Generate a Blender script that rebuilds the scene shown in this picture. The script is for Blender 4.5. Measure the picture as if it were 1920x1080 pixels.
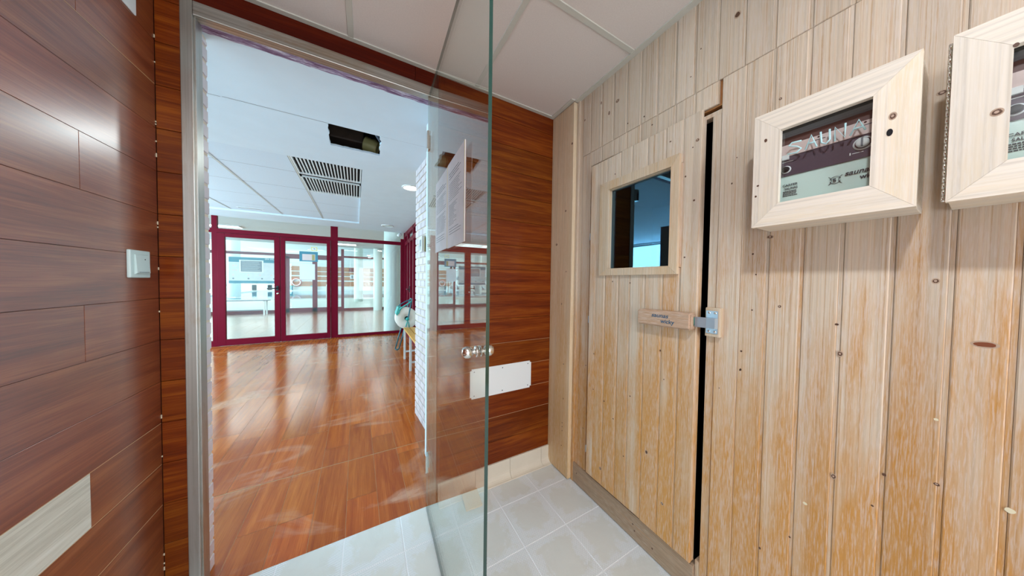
import bpy, bmesh, math, random
from mathutils import Vector, Matrix
random.seed(7)
scene = bpy.context.scene
for o in list(bpy.data.objects): bpy.data.objects.remove(o)
COL = scene.collection
PI = math.pi

# ------------------------------------------------------------------ camera
cam_d = bpy.data.cameras.new('camera'); cam = bpy.data.objects.new('camera', cam_d); COL.objects.link(cam)
FPX = 494.0
cam_d.sensor_width = 36.0; cam_d.lens = FPX/1920*36.0; cam_d.clip_start = 0.01; cam_d.clip_end = 200
yaw, pit, rol = -0.50566, -0.024545, -0.013444
Rm = Matrix.Rotation(yaw, 3, 'Z') @ Matrix.Rotation(pit, 3, 'X') @ Matrix.Rotation(rol, 3, 'Y')
rgt, fwd, up = Rm.col[0], Rm.col[1], Rm.col[2]
M = Matrix(((rgt.x, up.x, -fwd.x, 0), (rgt.y, up.y, -fwd.y, 0), (rgt.z, up.z, -fwd.z, 1.24), (0, 0, 0, 1)))
cam.matrix_world = M
scene.camera = cam

# ------------------------------------------------------------------ view + world
vs = scene.view_settings
vs.view_transform = 'Standard'; vs.look = 'None'; vs.gamma = 1.0; vs.use_curve_mapping = False
vs.exposure = 0.0
w = bpy.data.worlds.new('sky'); scene.world = w; w.use_nodes = True
bg = w.node_tree.nodes['Background']; bg.inputs[0].default_value = (0.78, 0.95, 1.0, 1); bg.inputs[1].default_value = 1.6

# ------------------------------------------------------------------ lights
def area(name, loc, target, sx, sy, power, color, shape='RECTANGLE', spread=None):
    l = bpy.data.lights.new(name, 'AREA'); l.shape = shape; l.size = sx
    if shape in ('RECTANGLE', 'ELLIPSE'): l.size_y = sy
    l.energy = power; l.color = color
    if spread: l.spread = spread
    o = bpy.data.objects.new(name, l); COL.objects.link(o)
    o.location = loc
    d = Vector(target) - Vector(loc)
    o.rotation_euler = d.to_track_quat('-Z', 'Y').to_euler()
    return o
COOL = (0.52, 0.84, 1.0); WARM = (0.88, 0.94, 1.0)
area('room_downlight_and_fill', (0.10, -0.10, 2.315), (0.10, -0.10, 0), 0.11, 0.11, 15, WARM, 'DISK')
area('room_downlight_and_fill', (0.15, -1.45, 2.315), (0.15, -1.45, 0), 0.16, 0.16, 15, WARM, 'DISK')  # added fill lamp behind the viewpoint, no fitting known there
area('room_fill_light', (0.2, -2.1, 1.25), (0.2, 0, 1.45), 1.5, 2.0, 42, (0.80, 0.90, 1.0))  # fill lamp added at the rear; the wall has no opening
area('hall_fill_light', (-4.35, 4.2, 1.25), (0, 4.2, 1.45), 4.2, 2.0, 330, COOL)  # unseen lamp added to brighten the hall from the left
area('hall_downlight', (0.42, 3.10, 2.245), (0.42, 3.10, 0), 0.13, 0.13, 9, (0.9, 1.0, 1.0), 'DISK')
area('lobby_light', (-2.6, 9.6, 2.45), (-2.6, 9.6, 0), 3.0, 2.4, 60, (0.8, 0.96, 1.0))
area('lobby_fill_light', (-8.8, 9.6, 1.3), (0, 9.6, 1.6), 4.5, 2.2, 420, (0.5, 0.92, 0.98))  # lamp added to lift the lobby ceiling, no window known
area('lobby_light', (0.9, 9.6, 2.45), (0.9, 9.6, 0), 1.5, 2.4, 32, (0.8, 0.96, 1.0))
area('pool_window_light', (-15.5, 24, 2.6), (0, 24, 1.0), 16, 4.0, 1500, (0.80, 0.96, 1.0))
area('pool_fill_light', (-4, 26, 5.3), (-4, 26, 0), 14, 12, 1000, (0.85, 0.97, 1.0))  # overhead lamp added so the columns are lit, no skylight known

# ------------------------------------------------------------------ colour + material helpers
def lin(c):
    c = c/255.0
    return c/12.92 if c <= 0.04045 else ((c+0.055)/1.055)**2.4
def rgb(r, g, b): return (lin(r), lin(g), lin(b), 1)
def new_mat(name):
    m = bpy.data.materials.new(name); m.use_nodes = True
    nt = m.node_tree
    b = nt.nodes['Principled BSDF']
    return m, nt, b
def simple(name, col, rough=0.5, metal=0.0, spec=None, coat=0, noise=0.0, nscale=30, bump=0.0):
    m, nt, b = new_mat(name)
    b.inputs['Base Color'].default_value = col
    b.inputs['Roughness'].default_value = rough; b.inputs['Metallic'].default_value = metal
    if spec is not None: b.inputs['Specular IOR Level'].default_value = spec
    if coat: b.inputs['Coat Weight'].default_value = coat; b.inputs['Coat Roughness'].default_value = 0.08
    if noise or bump:
        tc = nt.nodes.new('ShaderNodeTexCoord'); n = nt.nodes.new('ShaderNodeTexNoise')
        n.inputs['Scale'].default_value = nscale; n.inputs['Detail'].default_value = 5
        nt.links.new(tc.outputs['Object'], n.inputs['Vector'])
        if noise:
            r = nt.nodes.new('ShaderNodeValToRGB')
            r.color_ramp.elements[0].position = 0.3; r.color_ramp.elements[1].position = 0.7
            r.color_ramp.elements[0].color = tuple(c*(1-noise) for c in col[:3]) + (1,)
            r.color_ramp.elements[1].color = tuple(min(1, c*(1+noise)) for c in col[:3]) + (1,)
            nt.links.new(n.outputs['Fac'], r.inputs[0]); nt.links.new(r.outputs[0], b.inputs['Base Color'])
        if bump:
            bp = nt.nodes.new('ShaderNodeBump'); bp.inputs['Strength'].default_value = bump; bp.inputs['Distance'].default_value = 0.002
            nt.links.new(n.outputs['Fac'], bp.inputs['Height']); nt.links.new(bp.outputs[0], b.inputs['Normal'])
    return m
def math_node(nt, op, a, b=None, c=None):
    n = nt.nodes.new('ShaderNodeMath'); n.operation = op
    for i, v in enumerate((a, b, c)):
        if v is None: continue
        if isinstance(v, (int, float)): n.inputs[i].default_value = v
        else: nt.links.new(v, n.inputs[i])
    return n.outputs[0]
def mix_col(nt, fac, a, b, blend='MIX'):
    n = nt.nodes.new('ShaderNodeMix'); n.data_type = 'RGBA'; n.blend_type = blend
    for i, v in ((0, fac), (6, a), (7, b)):
        if isinstance(v, (int, float)): n.inputs[i].default_value = v
        elif isinstance(v, tuple): n.inputs[i].default_value = v
        else: nt.links.new(v, n.inputs[i])
    return n.outputs[2]
def ramp(nt, fac, stops):
    r = nt.nodes.new('ShaderNodeValToRGB'); e = r.color_ramp.elements
    e[0].position, e[0].color = stops[0]; e[1].position, e[1].color = stops[-1]
    for p, c in stops[1:-1]:
        x = e.new(p); x.color = c
    nt.links.new(fac, r.inputs[0]); return r.outputs[0]
def shifted(nt, axis, along, across, shift=True):
    """object coordinates scaled: 'along' on the grain axis, 'across' on the others, offset per plank"""
    tc = nt.nodes.new('ShaderNodeTexCoord')
    at = nt.nodes.new('ShaderNodeAttribute'); at.attribute_name = 'pid'
    mp = nt.nodes.new('ShaderNodeMapping')
    s = [across]*3; s['xyz'.index(axis)] = along
    mp.inputs['Scale'].default_value = s
    nt.links.new(tc.outputs['Object'], mp.inputs['Vector'])
    v = mp.outputs[0]
    if shift:
        cx = nt.nodes.new('ShaderNodeCombineXYZ')
        for i, k in enumerate((37.3, 91.7, 53.9)): nt.links.new(math_node(nt, 'MULTIPLY', at.outputs['Fac'], k), cx.inputs[i])
        a = nt.nodes.new('ShaderNodeVectorMath'); a.operation = 'ADD'
        nt.links.new(v, a.inputs[0]); nt.links.new(cx.outputs[0], a.inputs[1]); v = a.outputs[0]
    return v, at.outputs['Fac'], tc
def noise(nt, v, scale=1, detail=4, rough=0.5, dist=0.0):
    n = nt.nodes.new('ShaderNodeTexNoise'); n.inputs['Scale'].default_value = scale; n.inputs['Detail'].default_value = detail
    n.inputs['Roughness'].default_value = rough; n.inputs['Distortion'].default_value = dist
    nt.links.new(v, n.inputs['Vector']); return n.outputs['Fac']

def laminate(name, axis, dark, mid, light, rough=0.2, var=0.35, scuff=False, spec=0.5, bump=0.10, coat=0.0):
    m, nt, b = new_mat(name)
    v1, pid, tc = shifted(nt, axis, 1.5, 26)
    v2, _, _ = shifted(nt, axis, 7.0, 260)
    n1 = noise(nt, v1, 1, 6, 0.6, 0.8)
    n2 = noise(nt, v2, 1, 3, 0.6, 0.3)
    f = math_node(nt, 'ADD', math_node(nt, 'MULTIPLY', n1, 0.62), math_node(nt, 'MULTIPLY', n2, 0.38))
    c = ramp(nt, f, [(0.36, dark), (0.49, mid), (0.63, light)])
    # per-plank tone
    wn = nt.nodes.new('ShaderNodeTexWhiteNoise'); wn.noise_dimensions = '1D'; nt.links.new(pid, wn.inputs['W'])
    k = math_node(nt, 'ADD', math_node(nt, 'MULTIPLY', wn.outputs['Value'], var), 1-var/2)
    hs = nt.nodes.new('ShaderNodeHueSaturation'); nt.links.new(c, hs.inputs['Color']); nt.links.new(k, hs.inputs['Value'])
    hh = math_node(nt, 'ADD', math_node(nt, 'MULTIPLY', pid, 0.007), 0.498); nt.links.new(hh, hs.inputs['Hue'])
    colr = hs.outputs[0]
    b.inputs['Specular IOR Level'].default_value = spec
    r = math_node(nt, 'ADD', math_node(nt, 'MULTIPLY', n2, 0.0 if scuff else 0.04), rough-0.02)
    if scuff:
        vs_, _, _ = shifted(nt, 'x', 1.1, 2.6, False)
        s1 = noise(nt, vs_, 1, 5, 0.6, 1.5)
        mk = nt.nodes.new('ShaderNodeMapRange'); mk.inputs[1].default_value = 0.55; mk.inputs[2].default_value = 0.75
        nt.links.new(s1, mk.inputs[0])
        colr = mix_col(nt, math_node(nt, 'MULTIPLY', mk.outputs[0], 0.46), colr, rgb(215, 185, 160))
        r = math_node(nt, 'ADD', r, math_node(nt, 'MULTIPLY', mk.outputs[0], 0.18))
    nt.links.new(colr, b.inputs['Base Color']); nt.links.new(r, b.inputs['Roughness'])
    bp = nt.nodes.new('ShaderNodeBump'); bp.inputs['Strength'].default_value = bump; bp.inputs['Distance'].default_value = 0.0004
    if coat: b.inputs['Coat Weight'].default_value = coat; b.inputs['Coat Roughness'].default_value = 0.25
    nt.links.new(n2, bp.inputs['Height'])
    if bump > 0.03: nt.links.new(bp.outputs[0], b.inputs['Normal'])
    return m

def pine(name, pale, tan, orange, wear=0.5, axis='z', rough=0.55, bias=True, fib=0.5):
    """varnished pine boards, the varnish worn pale in places"""
    m, nt, b = new_mat(name)
    v1, pid, tc = shifted(nt, axis, 0.55, 15)
    v2, _, _ = shifted(nt, axis, 1.6, 150)
    v3, _, _ = shifted(nt, axis, 2.2, 9)
    v4, _, _ = shifted(nt, axis, 26, 420)
    g1 = noise(nt, v1, 1, 4, 0.5, 0.9)
    g2 = noise(nt, v2, 1, 3, 0.55, 0.2)
    wr = noise(nt, v3, 1, 6, 0.65, 0.4)
    fl = noise(nt, v4, 1, 4, 0.6, 0.1)
    base = ramp(nt, g2, [(0.35, tuple(c*0.86 for c in tan[:3]) + (1,)), (0.5, tan), (0.66, tuple(min(1, c*1.10) for c in tan[:3]) + (1,))])
    # orange tone increases towards the floor
    sep = nt.nodes.new('ShaderNodeSeparateXYZ'); nt.links.new(tc.outputs['Object'], sep.inputs[0])
    h = nt.nodes.new('ShaderNodeMapRange'); h.inputs[1].default_value = 2.1; h.inputs[2].default_value = 0.5
    h.inputs[3].default_value = -0.20; h.inputs[4].default_value = 0.15
    nt.links.new(sep.outputs[2], h.inputs[0])
    wv = math_node(nt, 'ADD', math_node(nt, 'MULTIPLY', wr, 0.6), math_node(nt, 'MULTIPLY', g1, 0.4))
    if bias: wv = math_node(nt, 'ADD', wv, h.outputs[0])
    mo = nt.nodes.new('ShaderNodeMapRange'); mo.inputs[1].default_value = 0.46; mo.inputs[2].default_value = 0.66
    nt.links.new(wv, mo.inputs[0])
    c = mix_col(nt, math_node(nt, 'MULTIPLY', mo.outputs[0], 0.9), base, orange)
    # thin resinous streaks and fibres
    v5, _, _ = shifted(nt, axis, 1.3, 280)
    v6, _, _ = shifted(nt, axis, 2.0, 38)
    st5 = noise(nt, v5, 1, 2, 0.5, 0.15); st6 = noise(nt, v6, 1, 4, 0.6, 1.0)
    m5 = nt.nodes.new('ShaderNodeMapRange'); m5.inputs[1].default_value = 0.54; m5.inputs[2].default_value = 0.70; nt.links.new(st5, m5.inputs[0])
    c = mix_col(nt, math_node(nt, 'MULTIPLY', m5.outputs[0], fib), c, tuple(x*0.72 for x in orange[:3]) + (1,))
    m6 = nt.nodes.new('ShaderNodeMapRange'); m6.inputs[1].default_value = 0.60; m6.inputs[2].default_value = 0.70; nt.links.new(st6, m6.inputs[0])
    c = mix_col(nt, math_node(nt, 'MULTIPLY', math_node(nt, 'MULTIPLY', m6.outputs[0], mo.outputs[0]), 0.55), c, tuple(x*0.82 for x in orange[:3]) + (1,))
    # fine pale flecks in the grain
    mf = nt.nodes.new('ShaderNodeMapRange'); mf.inputs[1].default_value = 0.48; mf.inputs[2].default_value = 0.60
    nt.links.new(math_node(nt, 'ADD', math_node(nt, 'MULTIPLY', fl, 0.68), math_node(nt, 'MULTIPLY', wr, 0.32)), mf.inputs[0])
    c = mix_col(nt, math_node(nt, 'MULTIPLY', mf.outputs[0], wear), c, pale)
    dk = nt.nodes.new('ShaderNodeMapRange'); dk.inputs[1].default_value = 0.60; dk.inputs[2].default_value = 0.72
    nt.links.new(g2, dk.inputs[0])
    c = mix_col(nt, math_node(nt, 'MULTIPLY', dk.outputs[0], 0.8*fib), c, rgb(172, 116, 62))
    wn = nt.nodes.new('ShaderNodeTexWhiteNoise'); wn.noise_dimensions = '1D'; nt.links.new(pid, wn.inputs['W'])
    hs = nt.nodes.new('ShaderNodeHueSaturation'); nt.links.new(c, hs.inputs['Color'])
    nt.links.new(math_node(nt, 'ADD', math_node(nt, 'MULTIPLY', wn.outputs['Value'], 0.14), 0.93), hs.inputs['Value'])
    nt.links.new(hs.outputs[0], b.inputs['Base Color'])
    b.inputs['Roughness'].default_value = rough; b.inputs['Specular IOR Level'].default_value = 0.35
    bp = nt.nodes.new('ShaderNodeBump'); bp.inputs['Strength'].default_value = 0.25; bp.inputs['Distance'].default_value = 0.0008
    nt.links.new(g2, bp.inputs['Height']); nt.links.new(bp.outputs[0], b.inputs['Normal'])
    return m

def pane_glass(name, tint=(0.93, 0.985, 0.965, 1), gloss=1.0, ior=1.5, refl=(0.96, 1, 0.99, 1)):
    """thin architectural glass: clear transmission plus fresnel mirror"""
    m = bpy.data.materials.new(name); m.use_nodes = True; nt = m.node_tree; nt.nodes.clear()
    out = nt.nodes.new('ShaderNodeOutputMaterial'); mx = nt.nodes.new('ShaderNodeMixShader')
    t = nt.nodes.new('ShaderNodeBsdfTransparent'); t.inputs[0].default_value = tint
    g = nt.nodes.new('ShaderNodeBsdfGlossy'); g.inputs['Roughness'].default_value = 0.0; g.inputs[0].default_value = refl
    geo = nt.nodes.new('ShaderNodeNewGeometry'); fr = nt.nodes.new('ShaderNodeFresnel')
    i = math_node(nt, 'ADD', math_node(nt, 'MULTIPLY', geo.outputs['Backfacing'], 1/ior-ior), ior)
    nt.links.new(i, fr.inputs['IOR'])
    f = math_node(nt, 'MINIMUM', math_node(nt, 'MULTIPLY', fr.outputs[0], gloss), 1.0)
    nt.links.new(f, mx.inputs[0]); nt.links.new(t.outputs[0], mx.inputs[1]); nt.links.new(g.outputs[0], mx.inputs[2])
    nt.links.new(mx.outputs[0], out.inputs[0]); return m
def emit(name, col, s):
    m = bpy.data.materials.new(name); m.use_nodes = True; nt = m.node_tree; nt.nodes.clear()
    out = nt.nodes.new('ShaderNodeOutputMaterial'); e = nt.nodes.new('ShaderNodeEmission')
    e.inputs[0].default_value = col; e.inputs[1].default_value = s
    nt.links.new(e.outputs[0], out.inputs[0]); return m

def tile_mat(name):
    m, nt, b = new_mat(name)
    tc = nt.nodes.new('ShaderNodeTexCoord')
    sep = nt.nodes.new('ShaderNodeSeparateXYZ'); nt.links.new(tc.outputs['Object'], sep.inputs[0])
    at = nt.nodes.new('ShaderNodeAttribute'); at.attribute_name = 'pid'
    P_ = 0.246
    def cell(o, off):
        u = math_node(nt, 'FRACT', math_node(nt, 'DIVIDE', math_node(nt, 'SUBTRACT', o, off), P_))
        return math_node(nt, 'ABSOLUTE', math_node(nt, 'SUBTRACT', u, 0.5))
    cx = cell(sep.outputs[0], 0.893-P_*10); cy = cell(sep.outputs[1], 1.258-P_*20)
    big = noise(nt, tc.outputs['Object'], 9, 6, 0.7, 0.6)
    d = math_node(nt, 'MAXIMUM', cx, cy)
    dd = math_node(nt, 'ADD', d, math_node(nt, 'MULTIPLY', math_node(nt, 'SUBTRACT', big, 0.5), 0.85))
    # centre worn smooth, the rim keeps its white grit
    mr = nt.nodes.new('ShaderNodeMapRange'); mr.inputs[1].default_value = 0.31; mr.inputs[2].default_value = 0.39; nt.links.new(dd, mr.inputs[0])
    # little raised grid turned by 45 degrees
    rot = nt.nodes.new('ShaderNodeMapping'); rot.inputs['Rotation'].default_value = (0, 0, PI/4); rot.inputs['Scale'].default_value = (1, 1, 1)
    nt.links.new(tc.outputs['Object'], rot.inputs['Vector'])
    s2 = nt.nodes.new('ShaderNodeSeparateXYZ'); nt.links.new(rot.outputs[0], s2.inputs[0])
    gx = math_node(nt, 'SINE', math_node(nt, 'MULTIPLY', s2.outputs[0], 2*PI/0.0054))
    gy = math_node(nt, 'SINE', math_node(nt, 'MULTIPLY', s2.outputs[1], 2*PI/0.0054))
    g = math_node(nt, 'MAXIMUM', gx, gy)
    gm = nt.nodes.new('ShaderNodeMapRange'); gm.inputs[1].default_value = 0.2; gm.inputs[2].default_value = 0.8; nt.links.new(g, gm.inputs[0])
    base = mix_col(nt, big, rgb(206, 208, 202), rgb(220, 223, 219))
    speck = mix_col(nt, gm.outputs[0], rgb(192, 198, 197), rgb(240, 244, 247))
    c = mix_col(nt, math_node(nt, 'MULTIPLY', mr.outputs[0], 0.9), base, speck)
    dirt = noise(nt, tc.outputs['Object'], 3.2, 7, 0.7, 0.8)
    dm = nt.nodes.new('ShaderNodeMapRange'); dm.inputs[1].default_value = 0.55; dm.inputs[2].default_value = 0.75; nt.links.new(dirt, dm.inputs[0])
    c = mix_col(nt, math_node(nt, 'MULTIPLY', math_node(nt, 'MULTIPLY', dm.outputs[0], math_node(nt, 'SUBTRACT', 1.0, gm.outputs[0])), 0.5), c, rgb(150, 146, 132))
    nt.links.new(c, b.inputs['Base Color']); b.inputs['Roughness'].default_value = 0.45
    bp = nt.nodes.new('ShaderNodeBump'); bp.inputs['Strength'].default_value = 0.3; bp.inputs['Distance'].default_value = 0.0008
    nt.links.new(math_node(nt, 'MULTIPLY', gm.outputs[0], mr.outputs[0]), bp.inputs['Height']); nt.links.new(bp.outputs[0], b.inputs['Normal'])
    return m

def steel(name, axis='z', c0=rgb(150, 148, 140), c1=rgb(190, 188, 182), rough=0.28, stain=True):
    m, nt, b = new_mat(name)
    v, pid, tc = shifted(nt, axis, 1.2, 180, False)
    n = noise(nt, v, 1, 4, 0.6)
    c = ramp(nt, n, [(0.35, c0), (0.65, c1)])
    if stain:
        v2, _, _ = shifted(nt, axis, 3, 14, False)
        s = noise(nt, v2, 1, 6, 0.7, 0.5)
        mr = nt.nodes.new('ShaderNodeMapRange'); mr.inputs[1].default_value = 0.52; mr.inputs[2].default_value = 0.70; nt.links.new(s, mr.inputs[0])
        c = mix_col(nt, math_node(nt, 'MULTIPLY', mr.outputs[0], 0.5), c, rgb(150, 116, 72))
    nt.links.new(c, b.inputs['Base Color']); b.inputs['Metallic'].default_value = 0.85
    nt.links.new(math_node(nt, 'ADD', math_node(nt, 'MULTIPLY', n, 0.15), rough), b.inputs['Roughness'])
    return m

MT = {}
ORG = {}      # world origin of each thing, so parts are stored relative to it
MT['lam_y'] = laminate('red_brown_laminate_left', 'y', rgb(104, 46, 22), rgb(126, 60, 32), rgb(150, 84, 48), 0.3, 0.22, spec=0.8, coat=0.6)
MT['lam_x'] = laminate('red_brown_laminate_back', 'x', rgb(84, 28, 3), rgb(110, 44, 6), rgb(136, 68, 14), 0.34, 0.22, spec=0.22)
MT['lam_dark'] = laminate('dark_red_laminate_shaded', 'x', rgb(62, 12, 4), rgb(78, 18, 5), rgb(92, 28, 8), 0.4, 0.1, spec=0.12)  # distinct red strip, its colour also darkened for the shade under the ceiling
MT['lam_white'] = laminate('white_wood_laminate', 'y', rgb(190, 186, 172), rgb(214, 211, 198), rgb(228, 226, 216), 0.3, 0.0)
MT['floor'] = laminate('hall_floor_wood', 'y', rgb(148, 66, 22), rgb(168, 82, 28), rgb(190, 104, 42), 0.19, 0.26, scuff=True, spec=0.5, bump=0.02)
MT['pine'] = pine('worn_pine_boards', rgb(218, 208, 202), rgb(210, 192, 170), rgb(198, 138, 54), 0.42)
MT['pine_corner'] = pine('corner_pine_board', rgb(232, 218, 198), rgb(224, 202, 170), rgb(214, 174, 118), 0.5)
MT['pine_new'] = pine('new_pale_pine', rgb(240, 234, 226), rgb(234, 224, 208), rgb(236, 216, 180), 0.4, bias=False, fib=0.16)
MT['pine_new_y'] = pine('new_pale_pine_level', rgb(240, 234, 226), rgb(234, 224, 208), rgb(236, 216, 180), 0.4, axis='y', bias=False, fib=0.16)
MT['pine_frame'] = pine('window_frame_pine', rgb(220, 206, 190), rgb(210, 190, 164), rgb(200, 160, 108), 0.3, bias=False, fib=0.3)
MT['pine_grey'] = pine('grey_weathered_pine', rgb(196, 178, 158), rgb(170, 144, 118), rgb(150, 118, 90), 0.5, axis='y', bias=False)
MT['handle_wood'] = pine('handle_grey_wood', rgb(214, 190, 172), rgb(190, 158, 132), rgb(180, 136, 96), 0.6, axis='y', bias=False)
MT['knot'] = simple('knot_brown', rgb(92, 62, 44), 0.6)
MT['knot_core'] = simple('knot_core', rgb(186, 160, 140), 0.6)
MT['knot_red'] = simple('knot_reddish', rgb(128, 68, 38), 0.6)
MT['knot_halo'] = simple('knot_halo', rgb(184, 158, 134), 0.6)
MT['putty'] = simple('pale_putty', rgb(228, 218, 186), 0.6)
MT['groove'] = simple('board_groove', rgb(178, 124, 72), 0.7)
MT['groove_dark'] = simple('plank_joint_dark', rgb(40, 16, 8), 0.7)
MT['grout_light'] = simple('plank_joint_light', rgb(196, 160, 120), 0.6)
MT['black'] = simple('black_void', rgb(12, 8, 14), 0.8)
MT['ceil'] = simple('ceiling_tile_white', rgb(226, 218, 212), 0.8, noise=0.03, nscale=180)
MT['ceil_cool'] = simple('hall_ceiling_tile', rgb(208, 220, 230), 0.8, noise=0.03, nscale=180)
MT['tee'] = simple('ceiling_tee_grey', rgb(206, 206, 196), 0.5)
MT['shadow_gap'] = simple('gap_dark', rgb(96, 84, 72), 0.8)
MT['plaster'] = simple('white_plaster', rgb(214, 226, 234), 0.75, noise=0.02, nscale=6, bump=0.05)
MT['white_wall'] = simple('white_paint', rgb(228, 232, 230), 0.7)
MT['tile'] = tile_mat('antislip_floor_tile')
MT['tgrout'] = simple('tile_grout', rgb(232, 234, 236), 0.7)
MT['skirt'] = simple('cream_skirting_tile', rgb(218, 208, 190), 0.35, noise=0.03, nscale=12)
MT['steel'] = steel('brushed_steel_upright', 'z', rgb(168, 166, 158), rgb(184, 182, 176))
MT['steel_x'] = steel('brushed_steel_lintel', 'x')
MT['chrome'] = simple('chrome', rgb(225, 225, 222), 0.07, metal=1.0)
MT['latch'] = simple('zinc_latch', rgb(190, 206, 220), 0.38, metal=0.8)
MT['glass'] = pane_glass('door_glass', (0.955, 0.985, 0.975, 1))
MT['glass_clear'] = pane_glass('clear_pane', (0.98, 0.995, 0.99, 1))
MT['glass_dark'] = pane_glass('sauna_window_glass', (0.42, 0.50, 0.66, 1), 3.2, refl=(0.45, 0.80, 1.0, 1))
MT['glass_edge'] = simple('glass_green_edge', rgb(8, 56, 48), 0.08, spec=0.9)
MT['burg'] = simple('burgundy_metal', rgb(108, 6, 32), 0.45, spec=0.10, noise=0.06, nscale=3)
MT['burg2'] = simple('burgundy_metal_far', rgb(112, 40, 48), 0.35)
MT['blk'] = simple('black_plastic', rgb(18, 20, 24), 0.3)
MT['switch'] = simple('switch_plastic', rgb(198, 218, 216), 0.3)
MT['white'] = simple('white_plastic', rgb(228, 232, 232), 0.3)
MT['whitemetal'] = simple('white_metal', rgb(226, 230, 228), 0.35)
MT['mint'] = simple('panel_mint_white', rgb(206, 228, 222), 0.3)
MT['pdark'] = simple('panel_dark_band', rgb(86, 72, 84), 0.35)
MT['ppink'] = simple('panel_pink_band', rgb(222, 200, 196), 0.35)
MT['pbrown'] = simple('panel_brown_band', rgb(98, 66, 62), 0.4)
MT['pgrey'] = simple('panel_grey_lip', rgb(120, 126, 134), 0.35)
MT['navy'] = simple('panel_navy_back', rgb(24, 24, 46), 0.4)
MT['ink'] = simple('ink_dark', rgb(52, 56, 66), 0.5)
MT['inkblue'] = simple('ink_blue', rgb(44, 82, 110), 0.5)
MT['cyan'] = simple('cyan_marker', rgb(186, 226, 230), 0.6)
MT['paper'] = simple('paper_white', rgb(206, 200, 204), 0.6, noise=0.05, nscale=20)
MT['paper2'] = simple('paper_wrinkled', rgb(184, 174, 180), 0.6, noise=0.08, nscale=30)
MT['yellowed'] = simple('yellowed_tape', rgb(196, 180, 120), 0.6)
MT['teal'] = simple('teal_plastic', rgb(60, 168, 160), 0.35)
MT['tealmetal'] = simple('teal_tube', rgb(36, 104, 118), 0.3)
MT['roll'] = simple('paper_roll', rgb(232, 226, 216), 0.8)
MT['benchwood'] = simple('bench_slat_wood', rgb(206, 148, 62), 0.4, noise=0.1, nscale=20)
MT['tan'] = simple('tan_wedge', rgb(212, 180, 136), 0.55)
MT['tan2'] = simple('tan_wedge_edge', rgb(222, 160, 62), 0.55)
MT['posterblue'] = simple('poster_teal', rgb(66, 132, 152), 0.5)
MT['postergrey'] = simple('poster_pale', rgb(206, 210, 214), 0.5, noise=0.06, nscale=9)
MT['yellow'] = simple('sign_yellow', rgb(230, 214, 130), 0.5)
MT['pink'] = simple('ring_pink', rgb(226, 96, 80), 0.5)
MT['ringwhite'] = simple('ring_white', rgb(240, 232, 226), 0.4)
MT['brickband'] = simple('orange_brick_band', rgb(186, 128, 92), 0.6, noise=0.08, nscale=1.5)
MT['brickband2'] = simple('dark_red_band', rgb(132, 60, 62), 0.6)
MT['column'] = simple('white_mosaic_column', rgb(220, 230, 226), 0.35, noise=0.03, nscale=60)
MT['pooltile'] = simple('pool_deck', rgb(214, 222, 214), 0.4)
MT['water'] = simple('pool_water', rgb(40, 140, 168), 0.06, spec=0.35)
MT['lobbyfloor'] = laminate('lobby_floor_wood', 'y', rgb(120, 70, 46), rgb(170, 108, 72), rgb(190, 130, 90), 0.16, 0.3, spec=0.8, bump=0.02, coat=1.0)
MT['lamp'] = emit('lit_downlight', (0.95, 1, 0.97, 1), 9)
MT['lamp_dim'] = simple('downlight_lens', rgb(206, 222, 220), 0.3)
MT['duct'] = simple('duct_brown', rgb(70, 52, 40), 0.6, noise=0.2, nscale=12)
MT['duct2'] = simple('foil_gold', rgb(170, 158, 104), 0.4)
MT['pipe'] = simple('pipe_blue_grey', rgb(96, 120, 142), 0.4)
MT['rust'] = simple('filler_cream', rgb(214, 204, 176), 0.8)

def brick_mat():
    m, nt, b = new_mat('white_glazed_brick')
    at = nt.nodes.new('ShaderNodeAttribute'); at.attribute_name = 'pid'
    wn = nt.nodes.new('ShaderNodeTexWhiteNoise'); wn.noise_dimensions = '1D'; nt.links.new(at.outputs['Fac'], wn.inputs['W'])
    c = mix_col(nt, wn.outputs['Value'], rgb(212, 198, 200), rgb(224, 210, 212))
    nt.links.new(c, b.inputs['Base Color']); b.inputs['Roughness'].default_value = 0.3
    return m
MT['brick'] = brick_mat()
MT['mortar'] = simple('brick_mortar', rgb(226, 208, 186), 0.8)
def stain_mat():
    m, nt, b = new_mat('stained_plaster_strip')
    tc = nt.nodes.new('ShaderNodeTexCoord')
    mp = nt.nodes.new('ShaderNodeMapping'); mp.inputs['Scale'].default_value = (9, 60, 9); nt.links.new(tc.outputs['Object'], mp.inputs['Vector'])
    n = noise(nt, mp.outputs[0], 1, 8, 0.75, 0.5)
    c = ramp(nt, n, [(0.40, rgb(92, 52, 78)), (0.50, rgb(140, 110, 140)), (0.60, rgb(206, 200, 210))])
    nt.links.new(c, b.inputs['Base Color']); b.inputs['Roughness'].default_value = 0.8
    return m
MT['stain'] = stain_mat()

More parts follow.
